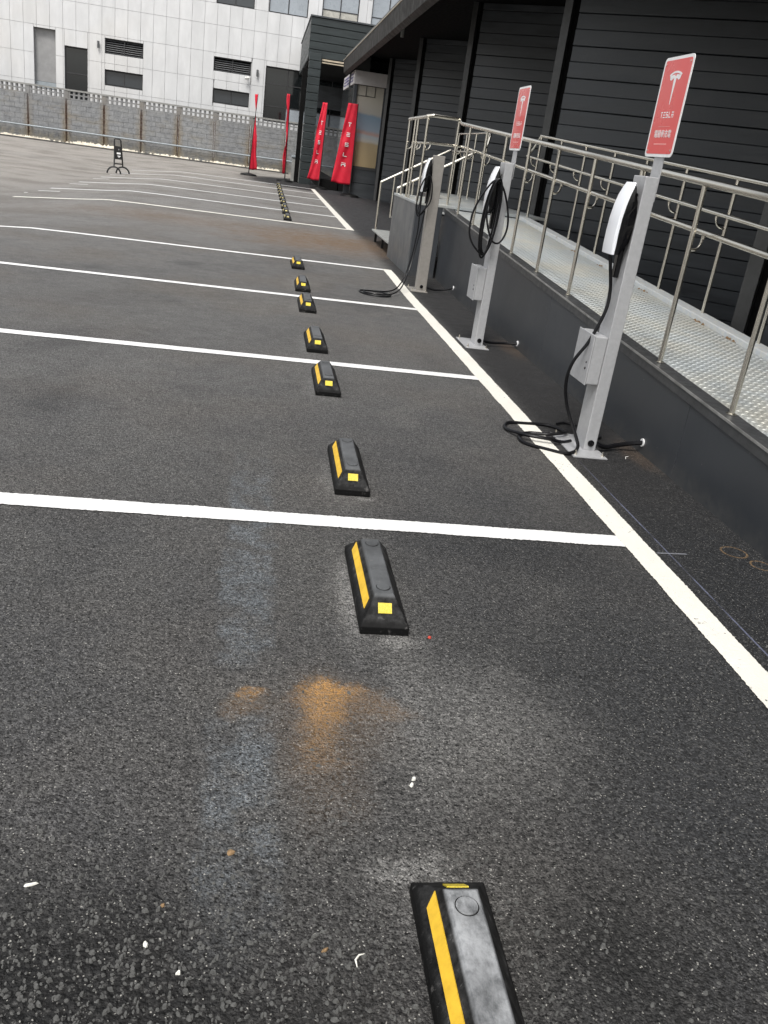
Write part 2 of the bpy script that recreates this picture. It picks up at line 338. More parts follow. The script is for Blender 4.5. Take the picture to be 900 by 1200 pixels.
def blockmat():
    M = Mat('wall_block', rough=.85); p = M.pos(); x, y, z = M.xyz(p)
    n = M.noise(p, 5, 5, .7); n2 = M.noise(M.scale(p, (1, 1, 3)), 1.3, 4, .7); n3 = M.noise(p, 18, 3, .6)
    c = M.mix(M.rng(n, .3, .7), (.155, .16, .165), (.275, .28, .285))
    c = M.mix(M.math('MULTIPLY', M.rng(n2, .45, .7), .5), c, (.29, .29, .275))
    c = M.mix(M.math('MULTIPLY', M.rand(), .3), c, (.13, .135, .145))
    # rust runs by the piers, every 1.5 m
    u = M.math('SUBTRACT', M.math('FRACT', M.math('DIVIDE', M.math('ADD', x, 8.16+.745+1.49*30), 1.49)), .5)
    u = M.math('ABSOLUTE', M.math('ADD', u, M.math('MULTIPLY', M.math('SUBTRACT', n3, .5), .05)))
    core = M.math('MULTIPLY', M.rng(u, .045, .014), M.rng(M.math('ADD', n2, M.math('MULTIPLY', n, .5)), .45, .8, .35, 1))
    wide = M.math('MULTIPLY', M.rng(M.math('ADD', u, M.math('MULTIPLY', M.math('SUBTRACT', n, .5), .16)), .19, .03), .85)
    irr = M.rng(M.noise(M.scale(p, (1, 1, .25)), .62, 3, .6), .35, .62, .15, 1.0); wide = M.math('MULTIPLY', wide, irr); core = M.math('MULTIPLY', core, M.rng(irr, .1, .7, .45, 1)); c = M.mix(M.math('MULTIPLY', M.rng(M.noise(M.scale(p, (.5, 1, 2.2)), 1.1, 5, .7), .5, .7), .45), c, (.20, .17, .12))
    c = M.mix(M.math('MULTIPLY', wide, M.rng(z, 1.7, .2, .45, 1)), c, (.20, .155, .095)); c = M.mix(M.math('MULTIPLY', core, M.rng(z, 1.9, 1.5)), c, (.055, .026, .013))
    low = M.math('MULTIPLY', M.rng(z, .50, .2), M.rng(n, .35, .65))
    c = M.mix(M.math('MULTIPLY', low, .5), c, (.30, .26, .17)); c = M.mix(M.math('MULTIPLY', M.rng(z, 1.55, 1.75), .35), c, (.17, .17, .17))
    M.set('color', c); M.set('normal', M.bump(n3, .6, .02)); return M.m
def glassmat(name, col, rough=.06):
    M = Mat(name, color=col, rough=rough, spec=.8); return M.m
def poster():
    M = Mat('beach_poster', rough=.5); p = M.pos(); x, y, z = M.xyz(p)
    n = M.noise(p, 3, 4, .6); zz = M.math('ADD', z, M.math('MULTIPLY', M.math('SUBTRACT', n, .5), .10)); zz = M.math('ADD', zz, M.math('MULTIPLY', x, .04))
    cr = M.n('ShaderNodeValToRGB', {0: M.rng(zz, .9, 3.15, 0, 1, False)}); e = cr.color_ramp; e.interpolation = 'LINEAR'
    st = [(0, (.43, .33, .18)), (.33, (.50, .39, .23)), (.36, (.60, .58, .52)), (.42, (.50, .55, .58)), (.45, (.58, .38, .32)), (.49, (.38, .46, .54)), (.66, (.28, .38, .48)), (.69, (.55, .53, .47)), (.85, (.60, .56, .47)), (1, (.45, .42, .36))]
    e.elements[0].position = 0; e.elements[0].color = (*st[0][1], 1); e.elements[1].position = 1; e.elements[1].color = (*st[-1][1], 1)
    for q, c in st[1:-1]: a = e.elements.new(q); a.color = (*c, 1)
    M.set('color', cr.outputs[0]); return M.m

m_asph = asphalt()
m_white = paint('white_marking_paint', (.74, .74, .73), .56); m_cream = paint('cream_marking_paint', (.72, .70, .635), .60)
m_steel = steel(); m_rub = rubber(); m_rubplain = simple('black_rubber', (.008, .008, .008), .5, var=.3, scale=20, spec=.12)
m_yel = simple('yellow_reflective_tape', (.66, .41, .03), .5, var=.12, scale=30); m_yel2 = simple('yellow_reflector', (.60, .47, .035), .3, var=.1, scale=300, bump=.5, bscale=300)
m_clad = cladding('dark_cladding', (.048, .053, .058), .10); m_cladg = cladding('green_grey_cladding', (.017, .0235, .0245), .12)
m_mull = simple('cladding_trim', (.055, .056, .055), .45, var=.15); m_black = simple('black_gap', (.004, .004, .004), .85, spec=.15)
def sidemat():
    M = Mat('dark_grey_panel', spec=.45); p = M.pos(); x, y, z = M.xyz(p)
    n = M.noise(p, 1.2, 4, .6); n2 = M.noise(p, 16, 5, .7); n3 = M.noise(M.scale(p, (1, .35, 5)), 7, 5, .75)
    c = M.mix(M.rng(n, .3, .7), (.032, .0355, .041), (.041, .045, .051))
    dust = M.math('MULTIPLY', M.rng(M.math('ADD', z, M.math('MULTIPLY', n2, -.12)), .06, -.06), M.rng(n2, .3, .65, .2, 1))
    c = M.mix(M.math('MULTIPLY', dust, .32), c, (.10, .095, .085))
    c = M.mix(M.math('MULTIPLY', M.rng(n3, .66, .76), .45), c, (.12, .125, .13))
    drip = M.noise(M.scale(p, (1, 9, .5)), 2.2, 4, .6); c = M.mix(M.math('MULTIPLY', M.rng(drip, .58, .72), .08), c, (.085, .085, .08))
    spk = M.n('ShaderNodeTexVoronoi', {'Vector': p, 'Scale': 26.0}); sr = M.xyz(spk.outputs['Color'])[0]
    c = M.mix(M.math('MULTIPLY', M.rng(sr, .985, .99), M.math('MULTIPLY', M.rng(spk.outputs['Distance'], .22, .14), .6)), c, (.30, .30, .29))
    M.set('color', c); M.set('rough', M.rng(n, .3, .7, .34, .46)); M.set('normal', M.bump(M.noise(p, 1.6, 3, .5), .12, .05)); return M.m
m_side = sidemat()
m_side_lit = simple('sky_lit_panel', (.095, .10, .105), .4, var=.05, scale=1.5)  # same panel as the dark ones, its sky light put into the colour
m_lip = simple('ramp_lip', (.06, .062, .065), .4, metal=.3, var=.2, scale=12); m_lipedge = simple('bare_lip_edge', (.30, .30, .29), .4, metal=.5, var=.3, scale=9)
m_deck = checker(); m_kerb = kerbmat()
m_post = simple('silver_powder_coat', (.42, .425, .435), .42, metal=.25, var=.06, scale=40); m_postw = simple('weathered_post_paint', (.27, .255, .235), .5, metal=.2, var=.06, scale=30)
m_chw = simple('white_glass_cover', (.82, .84, .88), .12, var=.01, coat=.6); m_chb = simple('black_charger_housing', (.004, .004, .005), .10, var=.1)
m_cable = simple('black_cable', (.005, .005, .006), .34, spec=.25, var=.2, scale=30)
m_red = simple('sign_red', (.68, .075, .07), .3, var=.0, scale=2, coat=.3); m_signw = simple('sign_white', (.78, .78, .78), .35, var=.02)
m_signp = simple('sign_pale_print', (.76, .40, .38), .35, var=.02); m_flag = simple('red_flag_cloth', (.56, .006, .028), .7, var=.12, scale=3); m_flagw = simple('flag_white', (.75, .72, .72), .7, var=.02)
m_stone = stone(); m_joint = simple('joint_grey', (.37, .37, .37), .8); m_block = blockmat(); m_glass = glassmat('dark_window_glass', (.035, .04, .045)); m_glassd = glassmat('black_window_glass', (.010, .012, .013), .04)  # joint material is the plain grey backing between stone panels
m_frost = simple('pale_window_film', (.30, .33, .36), .3, var=.08, scale=2); m_curtain = simple('window_curtain', (.40, .39, .35), .7, var=.2, scale=6)
m_frame = simple('window_frame', (.035, .035, .037), .4); m_louv = simple('louvre_slat', (.085, .088, .092), .45); m_shut = simple('grey_shutter', (.26, .26, .26), .55, var=.1, scale=3)
m_poster = poster(); m_fascia = simple('white_fascia', (.62, .59, .58), .4, var=.04); m_purple = simple('purple_lettering', (.07, .06, .18), .4)
m_rubble = simple('pale_rubble', (.62, .57, .47), .9, var=.3, scale=4); m_pipe = simple('painted_pipe', (.26, .29, .31), .4, var=.1)
m_conc = simple('concrete', (.24, .24, .23), .8, var=.15, scale=4, bump=.3); m_tread = simple('galvanized_tread', (.34, .35, .34), .5, metal=.3, var=.15, scale=10)
m_gut = simple('dark_gutter', (.020, .018, .016), .6, var=.25, scale=3, spec=.2); m_gutedge = simple('bare_gutter_edge', (.42, .36, .27), .5, var=.2)
m_tin = simple('corrugated_roof', (.10, .10, .10), .5); m_blkmetal = simple('black_metal', (.010, .010, .010), .4); m_pink = simple('faded_pink_plastic', (.48, .26, .20), .5, var=.2, scale=30); m_whitep = simple('white_plastic', (.66, .66, .63), .4)
m_scrap = simple('white_paper', (.75, .74, .68), .8); m_leaf = simple('dry_leaf', (.22, .14, .07), .8, var=.3, scale=90)
m_pebble = simple('grey_stone', (.075, .075, .072), .8, var=.3, scale=60)

# ------------------------------------------------------------------ ground
def grid_coords(lo, hi, fine_lo, fine_hi, st, big):
    a = [fine_lo]
    while a[-1] < fine_hi-1e-6: a.append(round(a[-1]+st, 5))
    d = st
    while a[-1] < hi: d *= 1.6; a.append(a[-1]+d)
    d = st; b = fine_lo
    while b > lo: d *= 1.6; b -= d; a.insert(0, b)
    return a
gx = grid_coords(-800, 800, -12, 6, .5, 0); gy = grid_coords(-400, 1200, -2, 44, .5, 0)
b = MB(); n = len(gy)
b.add([(x, y, zg(x, y)) for x in gx for y in gy], [(i*n+j, (i+1)*n+j, (i+1)*n+j+1, i*n+j+1) for i in range(len(gx)-1) for j in range(n-1)])
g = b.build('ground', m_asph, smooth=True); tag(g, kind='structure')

# grid cell-accurate height so paint sits on the facets
import bisect
def zgf(x, y):
    i = min(max(bisect.bisect_right(gx, x)-1, 0), len(gx)-2); j = min(max(bisect.bisect_right(gy, y)-1, 0), len(gy)-2)
    u = (x-gx[i])/(gx[i+1]-gx[i]); v = (y-gy[j])/(gy[j+1]-gy[j])
    return (zg(gx[i], gy[j])*(1-u)*(1-v)+zg(gx[i+1], gy[j])*u*(1-v)+zg(gx[i], gy[j+1])*(1-u)*v+zg(gx[i+1], gy[j+1])*u*v)
def ribbon(x0, y0, x1, y1, wd, mat, name, seed, lift=.004, rough=.0034, step=.006):
    L = math.hypot(x1-x0, y1-y0); k = max(4, int(L/step)); dx, dy = (x1-x0)/L, (y1-y0)/L; nx, ny = -dy, dx
    vs_ = []
    for i in range(k+1):
        s = L*i/k
        for sg in (-1, 1):
            j = noise.noise(Vector((s*7, seed*7.3+sg*3, 0)))*rough*.9+noise.noise(Vector((s*60, seed*3.1+sg*5, 2)))*rough*.7+noise.noise(Vector((s*170, seed*3.1+sg*5, 4)))*rough*.8
            q = sg*wd/2+j*1.4; x = x0+dx*s+nx*q; y = y0+dy*s+ny*q
            vs_.append((x, y, zgf(x, y)+lift))
    b = MB(); b.add(vs_, [(2*i, 2*i+2, 2*i+3, 2*i+1) if False else (2*i, 2*i+2, 2*i+3, 2*i+1) for i in range(k)])
    o = b.build(name, mat); tag(o, kind='structure'); return o
Y0, PP = 2.868, 2.5
XL = -3.95; XE0, XE1 = 1.462, 1.566
for i, yy in enumerate([Y0-PP, Y0, Y0+PP, Y0+2*PP, Y0+3*PP]):
    ribbon(XL, yy, XE0, yy, .10, m_white, 'parking_line', i)
ribbon((XE0+XE1)/2, -1.5, (XE0+XE1)/2, Y0+3*PP+.05, XE1-XE0, m_cream, 'edge_line', 11)
FAR = [15.3, 17.93, 20.6, 23.3, 26.0, 28.6]
for i, yy in enumerate(FAR): ribbon(XL, yy, XE0, yy, .16, m_cream if i == 0 else m_white, 'parking_line', 20+i, lift=.006, step=.1)
ribbon((XE0+XE1)/2, FAR[0]-.05, (XE0+XE1)/2, FAR[-1]+.05, XE1-XE0+.02, m_cream, 'edge_line', 31, lift=.006, step=.1)
for i, yy in enumerate([17.05, 19.7, 22.35, 24.75]): ribbon(-3.97, yy, -3.60, yy, .10, m_white, 'stall_tick', 40+i, lift=.006, step=.1)
ribbon(-4.06, 16.42, -4.0, 16.42, .1, m_white, 'stall_tick', 47, lift=.006)

# ------------------------------------------------------------------ wheel stops
def make_stop(m_yel=m_yel, m_yel2=m_yel2):
    r = empty('wheel_stop')
    hw, L, zb, zt = .0705, .5325, .024, .092; tw, e = .026, .082
    ys = [0, e, L-e, L]
    b = MB()
    B0 = [(-hw, 0, 0), (hw, 0, 0), (hw, L, 0), (-hw, L, 0)]; B1 = [(-hw, 0, zb), (hw, 0, zb), (hw, L, zb), (-hw, L, zb)]
    T = [(-tw, e, zt), (tw, e, zt), (tw, L-e, zt), (-tw, L-e, zt)]
    b.add(B0+B1+T, [(0,3,2,1),(0,1,5,4),(1,2,6,5),(2,3,7,6),(3,0,4,7),(4,5,9,8),(5,6,10,9),(6,7,11,10),(7,4,8,11),(8,9,10,11)])
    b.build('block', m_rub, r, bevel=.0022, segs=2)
    for sg in (-1,):
        # stripe lying on the long slope
        def sp(t, y): # t 0 bottom .. 1 top of slope
            x = hw+(tw-hw)*t; z = zb+(zt-zb)*t; nx_, nz_ = (zt-zb), (hw-tw); l = math.hypot(nx_, nz_)
            return Vector((sg*(x+nx_/l*.0012), y, z+nz_/l*.0012))
        b = MB(); q = [sp(.33, .066), sp(.33, L-.080), sp(.65, L-.062), sp(.65, .090)]
        if sg > 0: q = q[::-1]
        nn = (q[1]-q[0]).cross(q[2]-q[0]).normalized()
        if nn.z < 0: q = q[::-1]; nn = -nn
        b.hexa([p-nn*.003 for p in q]+[p+nn*.001 for p in q]); b.build('reflective_stripe', m_yel, r)
    for end in (0, 1):
        def ep(t, x):
            y = e*t; z = zb+(zt-zb)*t; l = math.hypot(e, zt-zb)
            y -= (zt-zb)/l*.001; z += e/l*.001
            return Vector((x, y if not end else L-y, z))
        q = [ep(.40, -.0200), ep(.40, .0200), ep(.70, .0200), ep(.70, -.0200)]
        if end: q = q[::-1]
        nn = (q[1]-q[0]).cross(q[2]-q[0]).normalized()
        b = MB(); b.hexa([p-nn*.003 for p in q]+[p+nn*.0015 for p in q]); b.build('end_reflector', m_yel2, r)
        b = MB(); yc = e+.035 if not end else L-e-.035
        b.disc((0, yc, zt-.004), (0, 0, 1), .0195, .0068, 28); b.build('bolt_cap', m_rub, r, bevel=.0012)
        b = MB(); 
        for k in range(28):
            a0, a1 = 2*PI*k/28, 2*PI*(k+1)/28; R0, R1 = .0198, .0215
            b.add([(R0*math.cos(a0), yc+R0*math.sin(a0), zt+.0006), (R1*math.cos(a0), yc+R1*math.sin(a0), zt+.0006), (R1*math.cos(a1), yc+R1*math.sin(a1), zt+.0006), (R0*math.cos(a1), yc+R0*math.sin(a1), zt+.0006)], [(0, 1, 2, 3)])
        b.build('cap_recess', m_rubplain, r)
    return r
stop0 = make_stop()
near = [(.637, 'black rubber wheel stop nearest the camera, cut off by the bottom edge'),
        (2.087, 'whole black rubber wheel stop just in front of the nearest full painted stall line'),
        (3.137, 'black rubber wheel stop just beyond the nearest full painted stall line'),
        (4.586, 'black rubber wheel stop touching the near side of the second painted stall line'),
        (5.637, 'black rubber wheel stop just beyond the second painted stall line'),
        (7.086, 'black rubber wheel stop straddling up to the third painted stall line'),
        (8.137, 'small black wheel stop just beyond the third painted stall line'),
        (9.586, 'last wheel stop of the near row, against the fourth painted stall line')]
GS = 'black and yellow rubber wheel stops down the row of stalls'
first = True; STOPF = []; m_yeld = simple('dusty_faded_yellow', (.34, .29, .12), .7, var=.35, scale=12)
def put_stop(x, y, lab, rz=0.0):
    global first
    if y > 12:
        STOPF.append(copy_tree(STOPF[0]) if STOPF else make_stop(m_yeld, m_yeld)); o = STOPF[-1]
    else:
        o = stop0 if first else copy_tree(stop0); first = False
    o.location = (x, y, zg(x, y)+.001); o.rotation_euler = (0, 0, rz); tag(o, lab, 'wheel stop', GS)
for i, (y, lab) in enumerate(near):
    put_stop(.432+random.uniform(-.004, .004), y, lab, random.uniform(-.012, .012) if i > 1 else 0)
ordn = ['first', 'second', 'third', 'fourth', 'fifth']
for k in range(5):
    sp_ = FAR[k+1]-FAR[k]
    for j, off in enumerate((.32, 1.72)):
        put_stop(.45, FAR[k]+off, 'far wheel stop at the %s side of the %s stall beyond the brown gap' % (('near', 'far')[j], ordn[k]))

# ------------------------------------------------------------------ ramp
def ze(y): return .408+.0592*(y-3.42)
RY0, RY1 = -1.2, 10.12
ramp = empty('access_ramp', (2.04, 4, 0), label='dark grey sided wheelchair ramp with patterned metal deck along the black building', cat='ramp')
RX = Matrix.Translation((-2.04, -4, 0))
SEAMS = [RY0, .95, 3.68, 5.92, 8.2, RY1]
for a, c in zip(SEAMS[:-1], SEAMS[1:]):
    b = MB(); b.hexa([(2.045, a+.002, -.03), (2.10, a+.002, -.03), (2.10, c-.002, -.03), (2.045, c-.002, -.03), (2.045, a+.002, ze(a)-.055), (2.10, a+.002, ze(a)-.055), (2.10, c-.002, ze(c)-.055), (2.045, c-.002, ze(c)-.055)])
    b.build('side_panel', m_side, ramp, bevel=.0015, xf=RX)
def slab(x0, x1, y0, y1, t0, t1, name, mat, par=ramp, bev=.002):
    b = MB(); b.hexa([(x0, y0, ze(y0)+t0), (x1, y0, ze(y0)+t0), (x1, y1, ze(y1)+t0), (x0, y1, ze(y1)+t0), (x0, y0, ze(y0)+t1), (x1, y0, ze(y0)+t1), (x1, y1, ze(y1)+t1), (x0, y1, ze(y1)+t1)])
    return b.build(name, mat, par, bevel=bev, xf=RX)
slab(2.040, 2.135, RY0, RY1, -.054, 0, 'edge_channel', m_lip)
slab(2.036, 2.042, RY0, RY1, -.008, .003, 'channel_trim', m_lipedge, bev=0)
slab(2.136, 2.915, RY0, RY1, -.03, -.012, 'deck_plate', m_deck)
slab(2.917, 3.03, RY0, RY1, -.05, .022, 'kerb_angle', m_kerb, bev=.006)
b = MB()
yy = RY0+.02; row = 0; px = .046
while yy < RY1-.02:
    x = 2.150+(px/2 if row % 2 else 0); z = ze(yy)-.0118
    while x < 2.90:
        a_, h_ = (.017, .0065); sl_ = .0592
        sg = 1 if row % 2 else -1
        dx, dy = a_*.96, a_*.30*sg; ex, ey = -h_*.3*sg, h_*.96
        P4 = [(x-dx, yy-dy), (x+ex*.5+dx*0-ex*1.0, yy-ey), (x+dx, yy+dy), (x+ex, yy+ey)]
        P4 = [(x-dx, yy-dy), (x-ex, yy-ey), (x+dx, yy+dy), (x+ex, yy+ey)]
        k0 = len(b.v)
        b.add([(q[0], q[1], z+sl_*(q[1]-yy)) for q in P4]+[(x-dx*.4, yy-dy*.4, z+.0042), (x+dx*.4, yy+dy*.4, z+.0042)], [(0, 1, 4), (1, 5, 4), (1, 2, 5), (2, 3, 5), (3, 4, 5), (3, 0, 4)])
        x += px
    yy += .0235; row += 1
o = b.build('tread_pattern', m_deck, ramp, xf=RX); tag(o, kind='stuff')
# rusty litter along the kerb foot
b = MB(); rr = random.Random(3)
for yc in (3.5, 4.25, 4.98, 5.4, 6.35, 7.3, 8.0, 2.6):
    for k in range(9):
        x = 2.90+rr.uniform(-.02, .02); y = yc+rr.gauss(0, .035); r_ = rr.uniform(.004, .011); z = ze(y)-.010
        b.add([(x-r_, y-r_, z), (x+r_, y-r_*.6, z), (x+r_*.7, y+r_, z), (x-r_*.8, y+r_, z), (x, y, z+r_*1.1)], [(0, 1, 4), (1, 2, 4), (2, 3, 4), (3, 0, 4)])
o = b.build('leaf_litter', m_leaf); tag(o, 'scattered brown leaf crumbs along the white kerb of the ramp deck', 'leaf litter', kind='stuff')
# support legs under the deck
for y in (1, 3.4, 5.8, 8.2):
    b = MB(); b.box(2.9, 2.96, y-.03, y+.03, -.02, ze(y)-.052); b.build('support_leg', m_side, ramp, xf=RX)

# platform and stairs
plat = empty('entrance_platform', (1.7, 10.12, 0), label='grey panelled entrance platform at the top of the ramp', cat='platform')
PX = Matrix.Translation((-1.7, -10.12, 0)); ZP = .832
b = MB(); b.box(1.715, 2.02, 10.13, 10.16, -.03, ZP-.03); b.build('front_panel', m_side, plat, xf=PX, bevel=.002)
b = MB(); b.box(1.705, 1.735, 10.165, 11.92, -.03, ZP-.03); b.build('side_panel', m_side_lit, plat, xf=PX, bevel=.002)
b = MB(); b.box(1.70, 3.25, 10.125, 11.93, ZP-.028, ZP); b.box(2.52, 3.25, 11.93, 14.6, ZP-.028, ZP); b.build('platform_deck', m_deck, plat, xf=PX, bevel=.003)
b = MB(); b.box(2.53, 2.56, 11.94, 14.58, -.03, ZP-.03); b.build('rear_panel', m_side, plat, xf=PX)
st = empty('steel_steps', (1.7, 12.9, 0), label='open grey metal steps leading up to the entrance platform', cat='steps')
SX = Matrix.Translation((-1.7, -12.9, 0))
for k in range(3):
    z = .2+.22*k; x = 1.70+.275*k
    b = MB(); b.box(x, x+.30, 11.95, 13.86, z-.022, z); b.build('tread', m_tread, st, xf=SX, bevel=.003)
    for y in (12.05, 12.9, 13.75):
        b = MB(); b.box(x+.04, x+.075, y-.02, y+.02, -.02, z-.023); b.build('leg', m_blkmetal, st, xf=SX)
rl = empty('stair_handrail', (1.75, 13.8, .2), label='farther white steel handrail sloping up beside the open metal steps', cat='handrail', group='handrails of the metal steps')
b = MB(); b.tube([(0, 0, 0), (0, 0, .69)], .016, 8); b.build('post', m_steel, rl, smooth=True)
b = MB(); b.tube([(-.006, 0, .69), (.99, 0, 1.27)], .017, 8); b.build('rail', m_steel, rl, smooth=True)
b = MB(); b.tube([(.20, 0, .20), (.20, 0, .79)], .013, 8); b.build('post', m_steel, rl, smooth=True)
b = MB(); b.tube([(.85, 0, .66), (.85, 0, 1.17)], .016, 8); b.build('post', m_steel, rl, smooth=True)
r2 = copy_tree(rl); r2.location = (1.75, 12.0, .2); tag(r2, 'nearer steel handrail of the open metal steps, behind the platform rail', 'handrail', 'handrails of the metal steps')

# railings
def bracket(rail, x, y, z, ox, mat=m_steel):
    # from the post out sideways and up to the offset mid rail
    b = MB(); pts = [(x, y, z-.085)]+[(x+ox*(.25+.75*math.sin(t)), y, z-.085+.066*(1-math.cos(t))) for t in [k*PI/2/5 for k in range(6)]]
    b.tube(pts, .0065, 6); b.disc((x+ox, y, z-.020), (0, 0, 1), .011, .012, 10)
    return b.build('bracket', mat, rail, smooth=True)
def railing(rail, x, ys, ox, y_end, pr=.0125, tr=.019, org=(0, 0, 0)):
    X = Matrix.Translation(-Vector(org))
    for y in ys:
        b = MB(); b.tube([(x, y, ze(y)), (x, y, ze(y)+.875)], pr, 10); b.disc((x, y, ze(y)+.001), (0, 0, 1), pr*1.9, .004, 12)
        b.build('post', m_steel, rail, smooth=True, xf=X)
        b = MB(); z = ze(y)+.655
        pts = [(x, y, z-.085)]+[(x+ox*(.3+.7*math.sin(t)), y+.015*t, z-.085+.060*(1-math.cos(t))) for t in [k*PI/2/5 for k in range(6)]]
        b.tube(pts, .007, 8); b.disc((x+ox, y+.02, z-.028), (0, 0, 1), .010, .014, 10); b.build('bracket', m_steel, rail, smooth=True, xf=X)
nr = empty('ramp_railing', (2.1, 4, 0), label='stainless steel railing on the parking side of the ramp, wrapping the platform', cat='railing')
NO = (2.1, 4, 0); NX = Matrix.Translation(-Vector(NO))
ys = [3.42+.782*k for k in range(-5, 9)]
railing(nr, 2.1, ys, .07, 10.3, org=NO)
b = MB(); zt = lambda y: ze(y)+.885
zpt = ZP+.885
top = [(2.1, ys[0], zt(ys[0])), (2.1, 3, zt(3)), (2.1, 7, zt(7)), (2.1, 10.15, zt(10.15)), (2.1, 10.32, zpt+.02), (1.78, 10.20, zpt+.015), (1.725, 10.22, zpt+.005), (1.725, 10.32, zpt), (1.725, 11.55, zpt)]
b.tube(top, .019, 12); b.build('top_rail', m_steel, nr, smooth=True, xf=NX)
b = MB(); mid = [(2.17, ys[0], ze(ys[0])+.655), (2.17, 10.1, ze(10.1)+.655), (2.17, 10.35, ze(10.3)+.65), (1.80, 10.32, ze(10.3)+.64), (1.79, 11.5, ze(10.3)+.64)]
b.tube(mid, .0145, 10); b.build('mid_rail', m_steel, nr, smooth=True, xf=NX)
for (x, y) in [(2.1, 10.32), (1.725, 10.2), (1.725, 10.85), (1.725, 11.05), (1.725, 11.52)]:
    b = MB(); b.tube([(x, y, ZP-.02), (x, y, zpt)], .0135, 10); b.build('post', m_steel, nr, smooth=True, xf=NX)
    z = ZP+.62; b = MB(); b.tube([(x, y, z-.07)]+[(x+.065*(.3+.7*math.sin(t)), y+.01*t, z-.07+.055*(1-math.cos(t))) for t in [k*PI/2/5 for k in range(6)]], .007, 8); b.build('bracket', m_steel, nr, smooth=True, xf=NX)
fr = empty('ramp_railing', (3.0, 5, 0), label='thinner stainless steel railing on the building side of the ramp', cat='railing')
FO = (3.0, 5, 0); FX = Matrix.Translation(-Vector(FO))
fys = [5.573-.752*k for k in range(8, 0, -1)]+[5.573, 6.325, 7.06, 7.78, 8.55, 9.33, 10.08]
railing(fr, 3.0, fys, -.07, 10.1, pr=.0125, org=FO)
b = MB(); b.tube([(3, fys[0], ze(fys[0])+.885), (3, 10.10, ze(10.1)+.885)], .016, 10); b.build('top_rail', m_steel, fr, smooth=True, xf=FX)
b = MB(); b.tube([(2.93, fys[0], ze(fys[0])+.655), (2.93, 10.28, ze(10.28)+.655)], .014, 10); b.build('mid_rail', m_steel, fr, smooth=True, xf=FX)
b = MB(); b.tube([(2.93, 10.28, ze(10.28)+.655), (2.97, 10.34, ze(10.28)+.68), (3.0, 10.3, ze(10.28)+.75), (3.0, 10.10, ze(10.1)+.885)], .012, 8); b.build('end_loop', m_steel, fr, smooth=True, xf=FX)
br = empty('platform_railing', (3.0, 12.6, ZP), label='stainless steel railing at the back of the entrance platform, seen through the front rails', cat='railing')
for y in (0, .75, 1.4, 2.0):
    b = MB(); b.tube([(0, y, 0), (0, y, .90)], .013, 8); b.build('post', m_steel, br, smooth=True)
    z = .64; b = MB(); b.tube([(0, y, z-.08)]+[(-.06*(.3+.7*math.sin(t)), y, z-.08+.055*(1-math.cos(t))) for t in [k*PI/2/5 for k in range(6)]], .007, 6); b.build('bracket', m_steel, br, smooth=True)
b = MB(); b.tube([(-.06, 2.0, .64), (-.06, 0, .64), (-.06, -.12, .66), (-.03, -.16, .76), (0, -.12, .88), (0, 0, .90), (0, 2.0, .90)], .014, 10); b.build('rail', m_steel, br, smooth=True)

# ------------------------------------------------------------------ lettering
GL = {'T': [(0, .82, 1, 1), (.41, 0, .59, .72)], 'E': [(0, .82, 1, 1), (0, .41, 1, .59), (0, 0, 1, .18)],
      'S': [(0, .82, 1, 1), (0, .59, .18, .82), (0, .41, 1, .59), (.82, .18, 1, .41), (0, 0, 1, .18)],
      'L': [(0, 0, .18, 1), (.18, 0, 1, .18)], 'A': [(0, .82, 1, 1), (0, 0, .18, .62), (.82, 0, 1, .62), (.18, .41, .82, .59)]}
def letters(b, word, f0, f1, x, y, w, h, gap, vertical=False):
    for ch in word:
        for (a, c, d, e) in GL[ch]:
            b.prism([(x+a*w, y+c*h), (x+d*w, y+c*h), (x+d*w, y+e*h), (x+a*w, y+e*h)], f0, f1)
        if vertical: y -= h+gap
        else: x += w+gap
def emblem(b, f0, f1, cx, cy, s, sv):
    g0, g1 = f0, f1
    f0 = lambda u, v: g0(u, cy+(v-cy)*sv/s)
    f1 = lambda u, v: g1(u, cy+(v-cy)*sv/s)
    arc = []
    for k in range(11):
        a = math.radians(52+76*k/10); arc.append((cx+math.cos(a)*s*.80, cy-.33*s+math.sin(a)*s*.80))
    arc2 = []
    for k in range(11):
        a = math.radians(128-76*k/10); arc2.append((cx+math.cos(a)*s*.70, cy-.33*s+math.sin(a)*s*.70))
    for k in range(10):
        b.prism([arc[k], arc[k+1], arc2[9-k], arc2[10-k]], f0, f1)
    P_ = lambda X, Y: (cx+X*s, cy+Y*s)
    # wings: two curved pieces joined to a tapered stem
    for sg in (-1, 1):
        q = [P_(sg*.06, .30), P_(sg*.25, .285), P_(sg*.44, .235), P_(sg*.38, .06), P_(sg*.27, .02), P_(sg*.17, .11), P_(sg*.06, .115)]
        if sg > 0: q = q[::-1]
        b.prism(q, f0, f1)
    b.prism([P_(-.059, .20), P_(-.090, .05), P_(-.012, -1.15), P_(.012, -1.15), P_(.090, .05), P_(.059, .20), P_(0, .24)], f0, f1)

